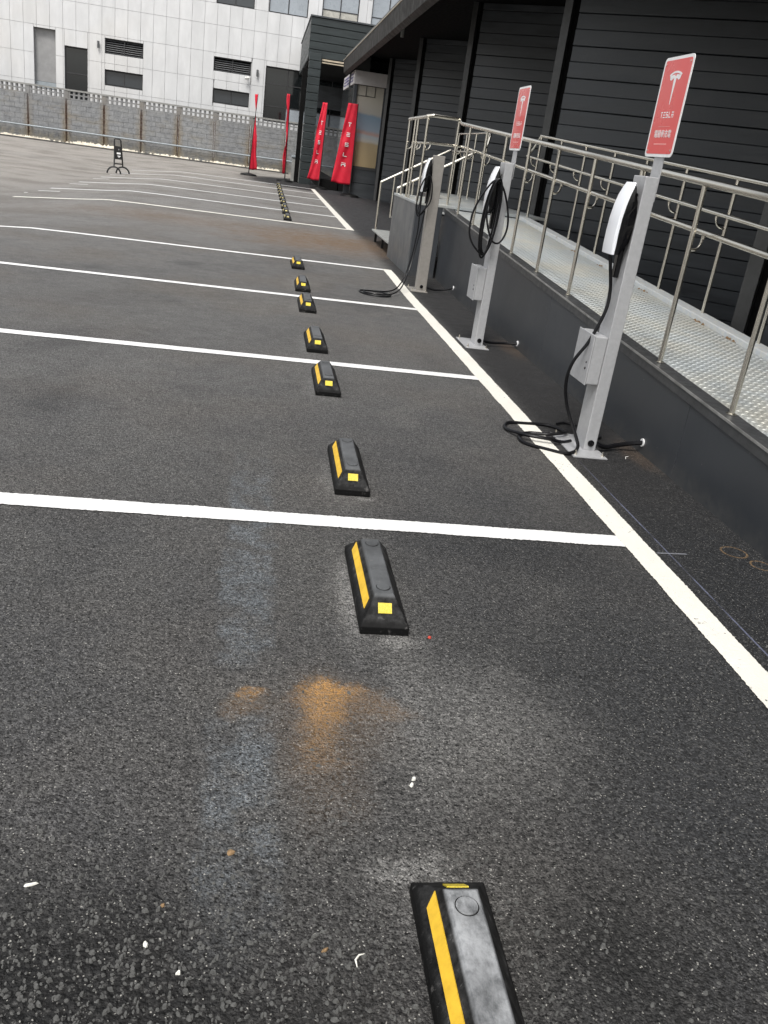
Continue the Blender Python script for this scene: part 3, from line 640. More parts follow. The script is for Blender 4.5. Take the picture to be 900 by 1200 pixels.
# ------------------------------------------------------------------ charging posts
def make_post(x0, x1, y0, y1, mat, sign, jbox, label, idx):
    cx, cy = (x0+x1)/2, (y0+y1)/2
    t = empty('charging_post', (cx, cy, zg(cx, cy)), label=label, cat='charging post', group='electric car charging posts beside the ramp')
    a, d = (x1-x0)/2, (y1-y0)/2; H = 1.325
    b = MB(); b.box(-a, a, -d, d, .006, H); b.build('pillar', mat, t, bevel=.004)
    b = MB(); b.box(-.125, .055, -d-.12, d+.12, .001, .0075); b.build('base_plate', mat, t, bevel=.001)
    for (bx, by) in [(-.105, -d-.09), (.038, -d-.09), (-.105, d+.09), (.038, d+.09)]:
        b = MB(); b.disc((bx, by, .0075), (0, 0, 1), .0085, .009, 6); b.disc((bx, by, .0165), (0, 0, 1), .004, .016, 8); b.build('anchor_bolt', m_steel, t)
    b = MB(); b.disc((0.0, -d+.0, .045), (0, -1, 0), .017, .006, 18); b.disc((0, -d-.006, .045), (0, -1, 0), .011, .012, 14); b.build('cable_gland', m_chb, t, smooth=True)
    b = MB(); b.disc((-a, -d+.05, H-.085), (-1, 0, 0), .008, .003, 12); b.build('entry_hole', m_chb, t)
    if jbox:
        b = MB(); b.box(-a-.066, -a-.001, -d+.0, d+.07, .345, .585); b.build('junction_box', mat, t, bevel=.006)
        b = MB(); b.box(-a-.074, -a-.067, -d-.004, d+.074, .341, .589); b.build('junction_box_cover', mat, t, bevel=.003)
        b = MB(); b.disc((-a-.0745, -d+.03, .42), (-1, 0, 0), .006, .003, 10); b.disc((-a-.0745, -d+.03, .45), (-1, 0, 0), .004, .003, 10); b.build('box_lock', m_chb, t)
    if sign:
        b = MB(); sx = a+.012
        b.box(sx, sx+.006, -.035, .065, 1.22, 1.44); b.build('sign_stem', mat, t)
        wd, z0, z1, r = .150, 1.414, 1.832, .022
        yc = .027
        # rounded plate, facing -X
        def plate(wd, z0, z1, r):
            q = []
            for (cy_, cz_, a0) in [(wd-r, z1-r, 0), (-wd+r, z1-r, 90), (-wd+r, z0+r, 180), (wd-r, z0+r, 270)]:
                for k in range(6):
                    an = math.radians(a0+90*k/5); q.append((cy_+r*math.cos(an), cz_+r*math.sin(an)))
            return q
        SXp = sx-.004
        def F(dx): return lambda u, v: (SXp-dx, yc-u, v)   # reading direction runs towards -Y
        b = MB(); b.prism(plate(wd, z0, z1, r), F(-.003), F(0)); sp = b.build('sign_board', m_signw, t)
        b = MB(); b.prism(plate(wd-.013, z0+.013, z1-.013, .014), F(-.001), F(.0006)); b.build('red_panel', m_red, sp)
        b = MB(); f0, f1 = F(.0003), F(.0012)
        emblem(b, f0, f1, 0, z1-.100, .130, .085); b.build('emblem', m_signw, sp)
        b = MB(); letters(b, 'TESLA', f0, f1, -.066, z1-.253, .0185, .025, .0105)
        b.build('wordmark', m_signw, sp)
        b = MB(); b.prism([(-.06, z0+.128), (.06, z0+.128), (.06, z0+.1292), (-.06, z0+.1292)], f0, f1); b.build('divider', m_signp, sp)
        b = MB()
        for k in range(14):
            u = -.068+k*.0098; b.prism([(u, z0+.052), (u+.0055, z0+.052), (u+.0055, z0+.0575), (u, z0+.0575)], f0, f1)
        b.build('small_print', m_signp, sp)
        for (u, v) in [(-.125, z1-.028), (.125, z1-.028), (-.125, z0+.028), (.125, z0+.028)]:
            b = MB(); b.disc(F(.0005)(u, v), (-1, 0, 0), .0045, .002, 10); b.build('rivet', m_steel, sp)
        cu = bpy.data.curves.new('charge_text', 'FONT'); cu.body = '電動車充電'; cu.size = .036; cu.align_x = 'CENTER'; cu.extrude = .0004
        to = bpy.data.objects.new('tmp', cu); COL.objects.link(to)
        bpy.context.view_layer.update(); dg = bpy.context.evaluated_depsgraph_get()
        me = bpy.data.meshes.new_from_object(to.evaluated_get(dg)); bpy.data.objects.remove(to)
        me.transform(Matrix(((0, 0, -1, SXp-.0010), (-1, 0, 0, yc), (0, 1, 0, z0+.085), (0, 0, 0, 1)))); me.name = 'charge_text'
        me.materials.clear(); me.materials.append(m_signw)
        o = bpy.data.objects.new('charge_text', me); COL.objects.link(o); addkid(sp, o)
    # wall connector on the -X face
    cyc = 0.0 + (.0)
    chg = None
    prof = []   # white cover side profile (x depth from post face, z)
    zb, ztop = .968, 1.292
    fx = [(.0, .086), (.12, .088), (.3, .088), (.5, .085), (.68, .077), (.82, .066), (.93, .053), (1.0, .044)]
    back = [(.0, .036+.035), (.12, .070), (.3, .071), (.5, .069), (.68, .062), (.82, .053), (.93, .042), (1.0, .034)]
    Wd = .064; cyc = -.012
    b = MB(); NZ = len(fx); vs_ = []; 
    ring = []
    for i in range(NZ):
        zz = zb+(ztop-zb)*fx[i][0]; wv = Wd*(1 if fx[i][0] < .9 else .95 if fx[i][0] < .97 else .80)
        for (q, d_) in ((-1, back[i][1]), (-.96, fx[i][1]-.002), (-.8, fx[i][1]), (.8, fx[i][1]), (.96, fx[i][1]-.002), (1, back[i][1])):
            vs_.append((-a-d_, cyc+q*wv, zz))
    fs = []
    for i in range(NZ-1):
        for k in range(6):
            fs.append((i*6+k, i*6+(k+1) % 6, (i+1)*6+(k+1) % 6, (i+1)*6+k))
    fs += [tuple(range(5, -1, -1)), tuple(range((NZ-1)*6, NZ*6))]
    b.add(vs_, fs); body_par = t
    b2 = MB(); vs2 = []
    hb = [(.0, .066, .045), (.08, .066, .030), (.2, .067, .010), (.4, .067, .004), (.6, .062, .004), (.75, .054, .012), (.87, .044, .026), (.95, .038, .033)]
    for (tt, f_, bk) in hb:
        zz = zb+(ztop-zb)*tt+.002
        for (x_, q) in ((-a-f_-.003, -.92), (-a-f_-.003, .92), (-a-(f_+bk)/2, 1.0), (-a-bk, .9), (-a-bk, -.9), (-a-(f_+bk)/2, -1.0)):
            vs2.append((x_, cyc+q*Wd, zz))
    # ring order must be cyclic
    order = [0, 5, 4, 3, 2, 1]
    fs2 = []
    for i in range(len(hb)-1):
        for k in range(6):
            fs2.append((i*6+order[k], i*6+order[(k+1) % 6], (i+1)*6+order[(k+1) % 6], (i+1)*6+order[k]))
    fs2 += [tuple(order), tuple((len(hb)-1)*6+q for q in order[::-1])]
    b2.add(vs2, fs2); hs = b2.build('charger_housing', m_chb, t, smooth=True)
    b.build('white_cover', m_chw, hs, smooth=True, bevel=.002)
    b = MB(); b.box(-a-.026, -a-.001, -.022, .022, .862, 1.09); b.build('mounting_bracket', m_chb, t, bevel=.006)
    return t
make_post(1.708, 1.772, 3.998, 4.142, m_post, True, True, 'nearest silver charging post with a large red sign and cable trailing to the ground', 0)
make_post(1.690, 1.754, 6.450, 6.590, m_post, True, True, 'middle silver charging post with a red sign and its cable coiled on the hook', 1)
make_post(1.650, 1.760, 9.079, 9.170, m_postw, False, False, 'farthest charging post, plain and brownish without a sign', 2)

def cable(name, pts, r, label, n=8, sub=8):
    b = MB(); b.tube(smooth_path(pts, sub), r, n); o = b.build(name, m_cable, smooth=True); tag(o, label, 'cable'); return o
CR = .0072
cable('charging_cable', [(1.645, 4.07, .975), (1.662, 4.06, .90), (1.685, 4.06, .80), (1.680, 4.05, .70), (1.632, 4.05, .55), (1.578, 4.06, .44), (1.568, 4.07, .33), (1.60, 4.07, .21), (1.645, 4.02, .10),
      (1.66, 3.96, .030), (1.59, 3.90, .012), (1.49, 3.95, .010), (1.40, 4.02, .011), (1.40, 4.13, .012), (1.47, 4.20, .011), (1.57, 4.17, .022), (1.66, 4.19, .030), (1.70, 4.28, .012), (1.64, 4.38, .011),
      (1.50, 4.38, .010), (1.40, 4.36, .010), (1.36, 4.24, .012), (1.42, 4.10, .030), (1.53, 4.06, .030), (1.62, 4.08, .014), (1.68, 4.12, .012)], .0088, 'black charging cable hanging from the nearest post and looped over the painted line')
def loop(cx, cz, rx, rz, y, n=12, lean=0, a0=90, sweep=360, yw=.0):
    return [(cx+rx*math.cos(math.radians(a0+sweep*k/n))+lean*math.sin(math.radians(a0+sweep*k/n)), y+yw*math.sin(k*1.7), cz+rz*math.sin(math.radians(a0+sweep*k/n))) for k in range(n+1)]
pts = [(1.60, 6.50, .975), (1.598, 6.47, .90), (1.59, 6.44, .80)]
pts += [(1.60, 6.42, .72), (1.64, 6.41, .70)] + loop(1.632, .945, .040, .265, 6.415, 12, .010, -60, 350)[1:]
pts += loop(1.628, .935, .055, .270, 6.395, 12, .012, -70, 345)[1:]
pts += loop(1.635, .950, .048, .262, 6.375, 12, .014, -75, 340)[1:]
pts += [(1.58, 6.36, .70), (1.52, 6.37, .76), (1.49, 6.38, .84), (1.50, 6.39, .98), (1.56, 6.39, 1.12), (1.63, 6.40, 1.20), (1.70, 6.40, 1.14), (1.76, 6.40, .98), (1.765, 6.39, .86), (1.72, 6.38, .78), (1.66, 6.38, .80), (1.61, 6.39, .92), (1.60, 6.42, 1.02)]
pts = [(x, min(y, 6.435), z) if i > 2 else (x, y, z) for i, (x, y, z) in enumerate(pts)]
cable('charging_cable', pts, CR, 'black charging cable coiled in tall loops on the middle post', sub=6)
pts = [(1.57, 9.10, .975), (1.565, 9.06, .88), (1.55, 9.04, .80), (1.57, 9.03, .76)] + loop(1.585, .935, .055, .19, 9.03, 12, .02, -80, 350)[1:] + [(1.60, 9.01, .80), (1.66, 9.01, .90), (1.655, 9.01, 1.05), (1.61, 9.02, 1.14), (1.575, 9.03, 1.0), (1.57, 9.03, .82), (1.575, 9.03, .60), (1.55, 9.02, .36),
      (1.50, 8.98, .16), (1.42, 8.86, .045), (1.30, 8.72, .012), (1.14, 8.66, .010), (1.02, 8.62, .010), (1.00, 8.50, .011), (1.08, 8.38, .012), (1.22, 8.36, .011), (1.30, 8.46, .012), (1.22, 8.58, .014), (1.08, 8.56, .022), (1.03, 8.46, .022), (1.12, 8.36, .028), (1.26, 8.40, .026), (1.40, 8.62, .05), (1.50, 8.86, .16), (1.56, 8.98, .36), (1.60, 9.02, .60), (1.62, 9.03, .80)]
cable('charging_cable', pts, CR*.95, 'black charging cable dropping from the farthest post to a small loop on the asphalt', sub=6)
# a loop lying behind the near post
cable('supply_conduit', [(1.775, 4.0, .045), (1.83, 4.02, .025), (1.90, 4.05, .030), (1.97, 4.06, .042), (2.045, 4.05, .058)], .0125, 'black supply conduit from the nearest post base to the ramp wall')
cable('supply_conduit', [(1.757, 6.46, .045), (1.83, 6.50, .030), (1.95, 6.52, .034), (2.045, 6.50, .045)], .0105, 'black supply conduit from the middle post base to the ramp wall')
cable('supply_conduit', [(1.768, 9.09, .045), (1.85, 9.09, .030), (1.95, 9.10, .040), (2.045, 9.06, .075)], .0105, 'black supply conduit from the farthest post base to the ramp wall')
cable('loose_cable_end', [(1.78, 4.2, .012), (1.88, 4.22, .012), (1.90, 4.32, .011), (1.84, 4.42, .011), (1.76, 4.46, .011), (1.70, 4.42, .012)], .0065, 'thin black loose cable curling behind the base of the nearest post')
for i, (y, z, l) in enumerate([(4.05, .058, 'nearest'), (6.50, .045, 'middle'), (9.06, .075, 'farthest')]):
    b = MB(); b.disc((0, 0, 0), (-1, 0, 0), .022, .006, 16); o = b.build('wall_collar', m_signw); o.location = (2.044, y, z)
    tag(o, 'pale collar where the %s conduit enters the ramp wall' % l, 'pipe collar', 'conduit collars in the ramp wall')

# ------------------------------------------------------------------ dark building with angled bays
AZ = math.radians(-51.0); D = Vector((-math.sin(AZ), -math.cos(AZ), 0)); NRM = Vector((-math.cos(AZ), math.sin(AZ), 0))   # bay runs towards +X,-Y
bld = empty('dark_clad_building', (3.3, 10, 0), label='long black board-clad building with slanted wall bays under a deep eave behind the ramp', cat='building')
BX = Matrix.Translation((-3.3, -10, 0))
MY = [.25, 5.56, 10.86, 16.1, 21.6, 26.8]; XW = 3.3; SOF = 3.80
for i in range(1, 6):
    p0 = Vector((XW, MY[i], 0)); L = 4.3
    e = p0+D*L
    # boards
    z = -.12; k = 0; H_ = .166
    while z < SOF-.01:
        zt_ = min(z+H_, SOF-.002); gp = .008 if k % 2 == 0 else .003; out = .0 if k % 2 == 0 else .009
        b = MB(); a0 = p0+D*.10-NRM*0; 
        q = [a0+NRM*out, e+NRM*out, e-NRM*.03, a0-NRM*.03]
        b.hexa([Vector((v.x, v.y, z)) for v in q]+[Vector((v.x, v.y, zt_-gp)) for v in q])
        b.build('cladding_board', m_clad, bld, xf=BX, bevel=.005, segs=1); z += H_; k += 1
    b = MB(); q = [p0-NRM*.032, e-NRM*.032, e-NRM*.2, p0-NRM*.2]
    b.hexa([Vector((v.x, v.y, -.1)) for v in q]+[Vector((v.x, v.y, SOF-.003)) for v in q]); b.build('wall_backing', m_black, bld, xf=BX)
    # column
    c0 = p0-D*.085+NRM*.05
    c0 = c0+D*.02; q = [c0, c0+D*.095, c0+D*.095-NRM*.12, c0-NRM*.12]
    b = MB(); b.hexa([Vector((v.x, v.y, -.05)) for v in q]+[Vector((v.x, v.y, SOF-.004)) for v in q]); b.build('column', m_mull, bld, xf=BX, bevel=.004)
    # return wall to next bay
    n0 = Vector((XW+.10, MY[i-1]+.14, 0)); q = [n0, n0+Vector((0, -.06, 0)), e+Vector((.1, -.06, 0)), e+Vector((.1, 0, 0))]
    b = MB(); b.hexa([Vector((v.x, v.y, -.1)) for v in q]+[Vector((v.x, v.y, SOF-.005)) for v in q]); b.build('return_wall', m_clad, bld, xf=BX)
b = MB(); b.box(2.20, 9.5, -3.5, 28.6, SOF, SOF+.05); b.build('soffit', m_black, bld, xf=BX)
b = MB()
prof = [(2.13, 3.40), (2.22, 3.34), (2.30, 3.42), (2.30, 3.78), (2.22, 3.795), (2.10, 3.72)]
b.prism(prof, lambda u, v: (u, -3.5, v), lambda u, v: (u, 28.9, v)); b.build('gutter', m_gut, bld, xf=BX)
b = MB(); b.box(2.31, 2.36, -3.5, 28.85, 3.50, 3.70); b.build('gutter_bracket_rail', m_blkmetal, bld, xf=BX)
b = MB(); b.box(2.085, 2.115, -3.5, 28.95, 3.722, 3.738); b.build('gutter_lip', m_gutedge, bld, xf=BX)
b = MB(); b.hexa([(2.16, -3.6, 3.80), (9.8, -3.6, 5.0), (9.8, 28.8, 5.0), (2.16, 28.8, 3.80), (2.16, -3.6, 3.86), (9.8, -3.6, 5.06), (9.8, 28.8, 5.06), (2.16, 28.8, 3.86)]); b.build('roof', m_tin, bld, xf=BX)
b = MB(); b.box(2.3, 9.6, 28.45, 28.6, 3.0, 3.79); b.build('end_fascia', m_clad, bld, xf=BX)
b = MB(); b.box(9.3, 9.5, -3.5, 28.5, -.1, 3.78); b.build('rear_wall', m_clad, bld, xf=BX)
lm = empty('hanging_lamp_tube', (2.6, 20, 3.56), label='short white tube hanging under the dark eave', cat='lamp')
b = MB(); b.disc((0, 0, 0), (0, 0, 1), .035, .22, 12); b.build('tube', m_whitep, lm, smooth=True)
b = MB(); b.disc((0, 0, .22), (0, 0, 1), .05, .019, 12); b.build('cap', m_blkmetal, lm)

# shop box at the far end of the dark building
sh = empty('shop_front', (2.35, 27.3, 0), label='glazed shop corner with white fascia and beach picture behind the glass', cat='shop')
SXf = Matrix.Translation((-2.35, -27.3, 0))
b = MB()
for (z0, z1) in [(0, .42), (.43, .80)]:
    b = MB(); b.box(2.36, 3.36, 27.30, 27.36, z0, z1-.006); b.build('plinth_board', m_clad, sh, xf=SXf, bevel=.004)
b = MB(); b.box(2.355, 2.45, 27.28, 27.40, 0, 3.04); b.build('corner_post', m_clad, sh, xf=SXf)
b = MB(); b.box(3.24, 3.36, 27.28, 27.40, .80, 3.04); b.build('corner_post', m_clad, sh, xf=SXf)
b = MB(); b.box(2.46, 3.235, 27.29, 27.36, .80, .875); b.build('window_sill', m_mull, sh, xf=SXf)
b = MB(); b.box(2.46, 3.235, 27.345, 27.36, .88, 3.04); b.build('beach_picture', m_poster, sh, xf=SXf)
for x in (2.72, 2.98): 
    b = MB(); b.box(x-.006, x+.006, 27.325, 27.342, 2.78, 3.04); b.build('window_bar', m_frame, sh, xf=SXf)
b = MB(); b.box(2.46, 3.0, 27.325, 27.342, 2.765, 2.778); b.build('window_bar', m_frame, sh, xf=SXf)
b = MB(); b.box(2.33, 3.40, 27.22, 27.30, 3.05, 3.40); b.build('fascia', m_fascia, sh, xf=SXf, bevel=.004)
b = MB(); b.box(2.33, 2.40, 27.303, 31.0, 3.05, 3.40); sf = b.build('side_fascia', m_fascia, sh, xf=SXf)
b = MB(); rr = random.Random(5)
for k in range(16):
    for j in range(3):
        y = 27.6+k*.2; z = 3.12+j*.085; hh = rr.choice((.03, .05, .06)); b.box(2.322, 2.331, y, y+rr.uniform(.06, .14), z, z+hh)
b.build('purple_lettering', m_purple, sf, xf=SXf)
b = MB(); b.box(2.36, 2.42, 27.42, 31.5, 0, 3.04); b.build('side_wall', m_glassd, sh, xf=SXf)
b = MB(); b.box(2.42, 5.5, 27.45, 31.5, 3.41, 3.5); b.build('shop_roof', m_black, sh, xf=SXf)
b = MB(); b.box(2.45, 5.5, 27.38, 27.44, 0, 3.40); b.build('back_panel', m_black, sh, xf=SXf)
b = MB(); b.box(2.40, 2.75, 27.27, 27.8, 3.405, 3.78); b.build('upper_panel', m_mull, sh, xf=SXf)

# ------------------------------------------------------------------ portal canopy in front of the far building
po = empty('entrance_portal', (1.2, 32, 0), label='tall dark green-grey panelled entrance canopy between the pale building and the black one', cat='canopy')
PO = Matrix.Translation((-1.2, -32, 0))
for k in range(5):
    z = 3.95+k*.235
    b = MB(); b.box(1.16, 5.2, 32.0, 32.06, z, z+.223); b.build('fascia_board', m_cladg, po, xf=PO, bevel=.012, segs=1)
    b = MB(); b.box(1.15, 1.21, 32.065, 40.9, z, z+.223); b.build('side_board', m_cladg, po, xf=PO, bevel=.012, segs=1)
b = MB(); b.box(1.12, 5.25, 31.96, 40.95, 5.125, 5.17); b.build('top_trim', m_clad, po, xf=PO)
b = MB(); b.box(1.215, 5.2, 32.062, 40.9, 3.88, 5.10); b.build('ceiling_core', m_black, po, xf=PO)
b = MB(); b.box(1.60, 3.2, 31.9, 31.97, 3.88, 3.93); b.box(1.60, 3.2, 31.80, 31.85, 3.80, 3.835); b.build('light_trim', m_gutedge, po, xf=PO)
for k in range(17):
    z = k*.24
    b = MB(); b.box(1.18, 1.58, 31.70, 31.98, z, z+.228); b.build('column_board', m_cladg, po, xf=PO, bevel=.01, segs=1)
b = MB(); b.box(1.22, 1.54, 31.74, 31.94, 0, 4.08); b.build('column_core', m_black, po, xf=PO)
b = MB(); b.box(1.02, 1.17, 32.3, 32.5, 0, 3.6); b.build('side_column', m_black, po, xf=PO)
b = MB(); b.box(1.5, 5.2, 39.5, 39.6, 2.75, 3.6); b.build('rear_lintel', m_clad, po, xf=PO)
pl = empty('grey_plinth', (.93, 32.9, 0), label='small grey block with pale cap standing beside the portal column', cat='plinth')
b = MB(); b.box(0, .30, 0, .3, 0, .80); b.build('block', m_conc, pl, bevel=.01)
b = MB(); b.box(-.04, .34, -.04, .34, .803, .87); b.build('cap', m_pipe, pl, bevel=.01)
pc = MB(); pc.box(1.78, 2.345, 29.6, 39.3, 0, .33); o = pc.build('porch_step', m_black, bevel=.01); tag(o, 'low black porch platform beneath the entrance portal', 'platform')
# white tap-like fitting on the portal
b = MB(); b.disc((0, 0, 0), (1, 0, 0), .05, .22, 10); b.disc((.22, 0, 0), (1, 0, 0), .09, .05, 10); o = b.build('white_wall_fitting', m_whitep, smooth=True); o.location = (1.62, 31.6, .45); tag(o, 'small white fitting low down beside the second pair of flags', 'fitting')

# ------------------------------------------------------------------ pale building
pb = empty('pale_stone_building', (-3, 41.5, 0), label='pale grey stone-panelled building with louvres and dark windows across the back', cat='building')
QX = Matrix.Translation((3, -41.5, 0)); YB = 41.5
OPEN = {'shutter': (-9.72, -8.86, 2.0, 4.25), 'door': (-8.51, -7.59, 1.6, 3.74), 'l1': (-6.90, -5.35, 3.68, 4.25), 'w1': (-6.90, -5.35, 2.48, 3.08),
        'l2': (-2.45, -.88, 3.66, 4.20), 'w2': (-2.43, -.89, 2.42, 2.99), 'big': (-.25, 3.6, 2.0, 4.15),
        'a': (-2.46, -.90, 6.17, 7.9), 'b': (-.30, 1.32, 6.17, 7.9), 'c': (1.91, 3.45, 6.17, 7.9), 'd': (4.0, 5.5, 6.17, 7.9)}
rects = []
xs = [-13.2+.515*k for k in range(38)]
zs = [.2, 1.25, 2.28, 3.32, 4.35, 5.38, 6.17, 7.2, 8.25]
for i in range(len(xs)-1):
    for j in range(len(zs)-1):
        parts = [(xs[i], xs[i+1], zs[j], zs[j+1])]
        for (a, c, d, e) in OPEN.values():
            np_ = []
            for (x0, x1, z0, z1) in parts:
                if a >= x1 or c <= x0 or d >= z1 or e <= z0: np_.append((x0, x1, z0, z1)); continue
                if x0 < a: np_.append((x0, a, z0, z1))
                if c < x1: np_.append((c, x1, z0, z1))
                mx0, mx1 = max(x0, a), min(x1, c)
                if z0 < d: np_.append((mx0, mx1, z0, d))
                if e < z1: np_.append((mx0, mx1, e, z1))
            parts = np_
        rects += [p for p in parts if (p[1]-p[0]) > .05 and (p[3]-p[2]) > .04]
vis = [r for r in rects if r[3] > 2.0]; hid = [r for r in rects if r[3] <= 2.0]
vis.sort(key=lambda r: -(r[1]-r[0])*(r[3]-r[2]))
for k, (x0, x1, z0, z1) in enumerate(vis[:298]):
    b = MB(); b.box(x0+.005, x1-.005, YB, YB+.05, z0+.005, z1-.005); b.build('stone_panel', m_stone, pb, xf=QX)
b = MB()
for (x0, x1, z0, z1) in vis[298:]+hid: b.box(x0+.005, x1-.005, YB, YB+.05, z0+.005, z1-.005)
o = b.build('stone_panels', m_stone, pb, xf=QX); tag(o, kind='stuff')
# backing with real openings: strips behind joints
b = MB()
for (a, c, d, e) in [(-13.2, -9.72, 0, 8.3), (-8.86, -8.51, 0, 8.3), (-7.59, -6.9, 0, 8.3), (-5.35, -2.46, 0, 8.3), (-.88, -.30, 0, 8.3), (3.6, 3.98, 0, 8.3), (5.5, 5.87, 0, 8.3),
                     (-9.72, -8.86, 4.26, 8.3), (-9.72, -8.86, 0, 1.99), (-8.51, -7.59, 3.75, 8.3), (-8.51, -7.59, 0, 1.59), (-6.9, -5.35, 4.26, 8.3), (-6.9, -5.35, 3.09, 3.67), (-6.9, -5.35, 0, 2.47),
                     (-2.46, -.88, 4.21, 6.16), (-2.46, -.88, 3.0, 3.65), (-2.46, -.88, 0, 2.41), (-.30, 3.6, 4.16, 6.16), (-.3, 3.6, 0, 1.99), (1.33, 1.90, 6.16, 8.3), (3.46, 3.6, 6.16, 8.3), (3.98, 5.5, 0, 6.16), (-2.46, -.9, 7.91, 8.3), (-.3, 1.33, 7.91, 8.3), (1.9, 3.46, 7.91, 8.3), (3.98, 5.5, 7.91, 8.3)]:
    b.box(a, c, YB+.052, YB+.30, d, e)
b.build('wall', m_joint, pb, xf=QX)
b = MB(); b.box(-13.25, 5.92, YB+.31, YB+8, 0, 8.28); b.build('building_core', m_black, pb, xf=QX)
b = MB(); b.box(-13.3, 5.97, YB-.04, YB+8.1, 8.31, 8.55); b.build('parapet', m_stone, pb, xf=QX)
def window(x0, x1, z0, z1, cols, rows, pane, name='window', depth=.12, fr_=.035):
    b = MB(); y = YB+depth
    b.box(x0+.002, x1-.002, y, y+.05, z0+.002, z0+fr_); b.box(x0+.002, x1-.002, y, y+.05, z1-fr_, z1-.002)
    b.box(x0+.002, x0+fr_, y, y+.05, z0+fr_, z1-fr_); b.box(x1-fr_, x1-.002, y, y+.05, z0+fr_, z1-fr_)
    for k in range(1, cols): xx = x0+(x1-x0)*k/cols; b.box(xx-fr_/2, xx+fr_/2, y-.004, y+.05, z0+fr_, z1-fr_)
    for k in rows: b.box(x0+fr_, x1-fr_, y+.004, y+.046, k-fr_/2, k+fr_/2)
    wf = b.build(name, m_frame, pb, xf=QX)
    zz = [z0+fr_]+list(rows)+[z1-fr_]
    for k in range(cols):
        for j in range(len(zz)-1):
            b = MB(); b.box(x0+(x1-x0)*k/cols+fr_/2+.003, x0+(x1-x0)*(k+1)/cols-fr_/2-.003, y+.02, y+.03, zz[j]+fr_/2, zz[j+1]-fr_/2)
            b.build('pane', pane(k, j) if callable(pane) else pane, wf, xf=QX)
window(*OPEN['w1'], 2, (), m_glass); window(*OPEN['w2'], 2, (), m_glass)
window(*OPEN['a'], 2, (6.75,), lambda k, j: m_curtain if j else m_glass); window(*OPEN['b'], 2, (6.95,), lambda k, j: m_curtain if (k == 0 and j) else m_frost); window(*OPEN['c'], 2, (6.62,), lambda k, j: m_curtain if j == 0 else m_frost); window(*OPEN['d'], 2, (6.62,), lambda k, j: m_frost)
window(*OPEN['big'], 4, (2.62, 3.5), lambda k, j: m_frost if (j == 0 and k > 0) else m_glassd)
window(*OPEN['door'], 1, (2.75,), m_glassd)
for key in ('l1', 'l2'):
    x0, x1, z0, z1 = OPEN[key]; b = MB(); y = YB+.08
    b.box(x0+.002, x1-.002, y, y+.08, z0+.002, z0+.03); b.box(x0+.002, x1-.002, y, y+.08, z1-.03, z1-.002); b.box(x0+.002, x0+.03, y, y+.08, z0+.03, z1-.03); b.box(x1-.03, x1-.002, y, y+.08, z0+.03, z1-.03); xm = (x0+x1)/2; b.box(xm-.02, xm+.02, y-.003, y+.08, z0+.03, z1-.03)
    lv = b.build('louvre_window', m_frame, pb, xf=QX)
    b = MB(); k = z0+.05
    while k < z1-.05:
        for (a, c) in ((x0+.033, xm-.023), (xm+.023, x1-.033)):
            b.hexa([(a, y+.06, k), (c, y+.06, k), (c, y+.065, k+.008), (a, y+.065, k+.008), (a, y+.012, k-.03), (c, y+.012, k-.03), (c, y+.017, k-.022), (a, y+.017, k-.022)])
        k += .078
    o = b.build('louvre_slats', m_louv, lv, xf=QX); tag(o, kind='stuff')
x0, x1, z0, z1 = OPEN['shutter']
b = MB(); b.box(x0+.002, x1-.002, YB+.2, YB+.24, 2.28, z1-.002); b.build('recess_panel', m_shut, pb, xf=QX)
b = MB(); b.box(x0+.002, x1-.002, YB+.18, YB+.23, z0+.02, 2.27); b.build('recess_ledge', m_pipe, pb, xf=QX)
for i, (x, z, l) in enumerate([(-7.15, 3.96, 'dark wall lamp on the pale building between the door and the left louvre'), (-.60, 3.80, 'dark wall lamp on the pale building beside the big dark window')]):
    t = empty('wall_lamp', (x, YB, z), label=l, cat='wall lamp', group='wall lamps on the pale building')
    b = MB(); b.disc((0, -.09, -.13), (0, 0, 1), .045, .26, 12); b.build('lamp_tube', m_louv, t, smooth=True)
    b = MB(); b.box(-.03, .03, -.05, -.001, -.04, .04); b.build('bracket', m_frame, t)
t = empty('security_camera', (-1.0, YB, 3.6), label='small white security camera under the right-hand louvre', cat='camera')
b = MB(); b.tube([(0, 0, 0), (0, -.12, -.02)], .02, 8); b.build('bracket', m_whitep, t, smooth=True)
b = MB(); b.disc((.07, -.14, -.03), (-1, -.3, -.2), .05, .19, 12); b.build('camera_body', m_whitep, t, smooth=True)

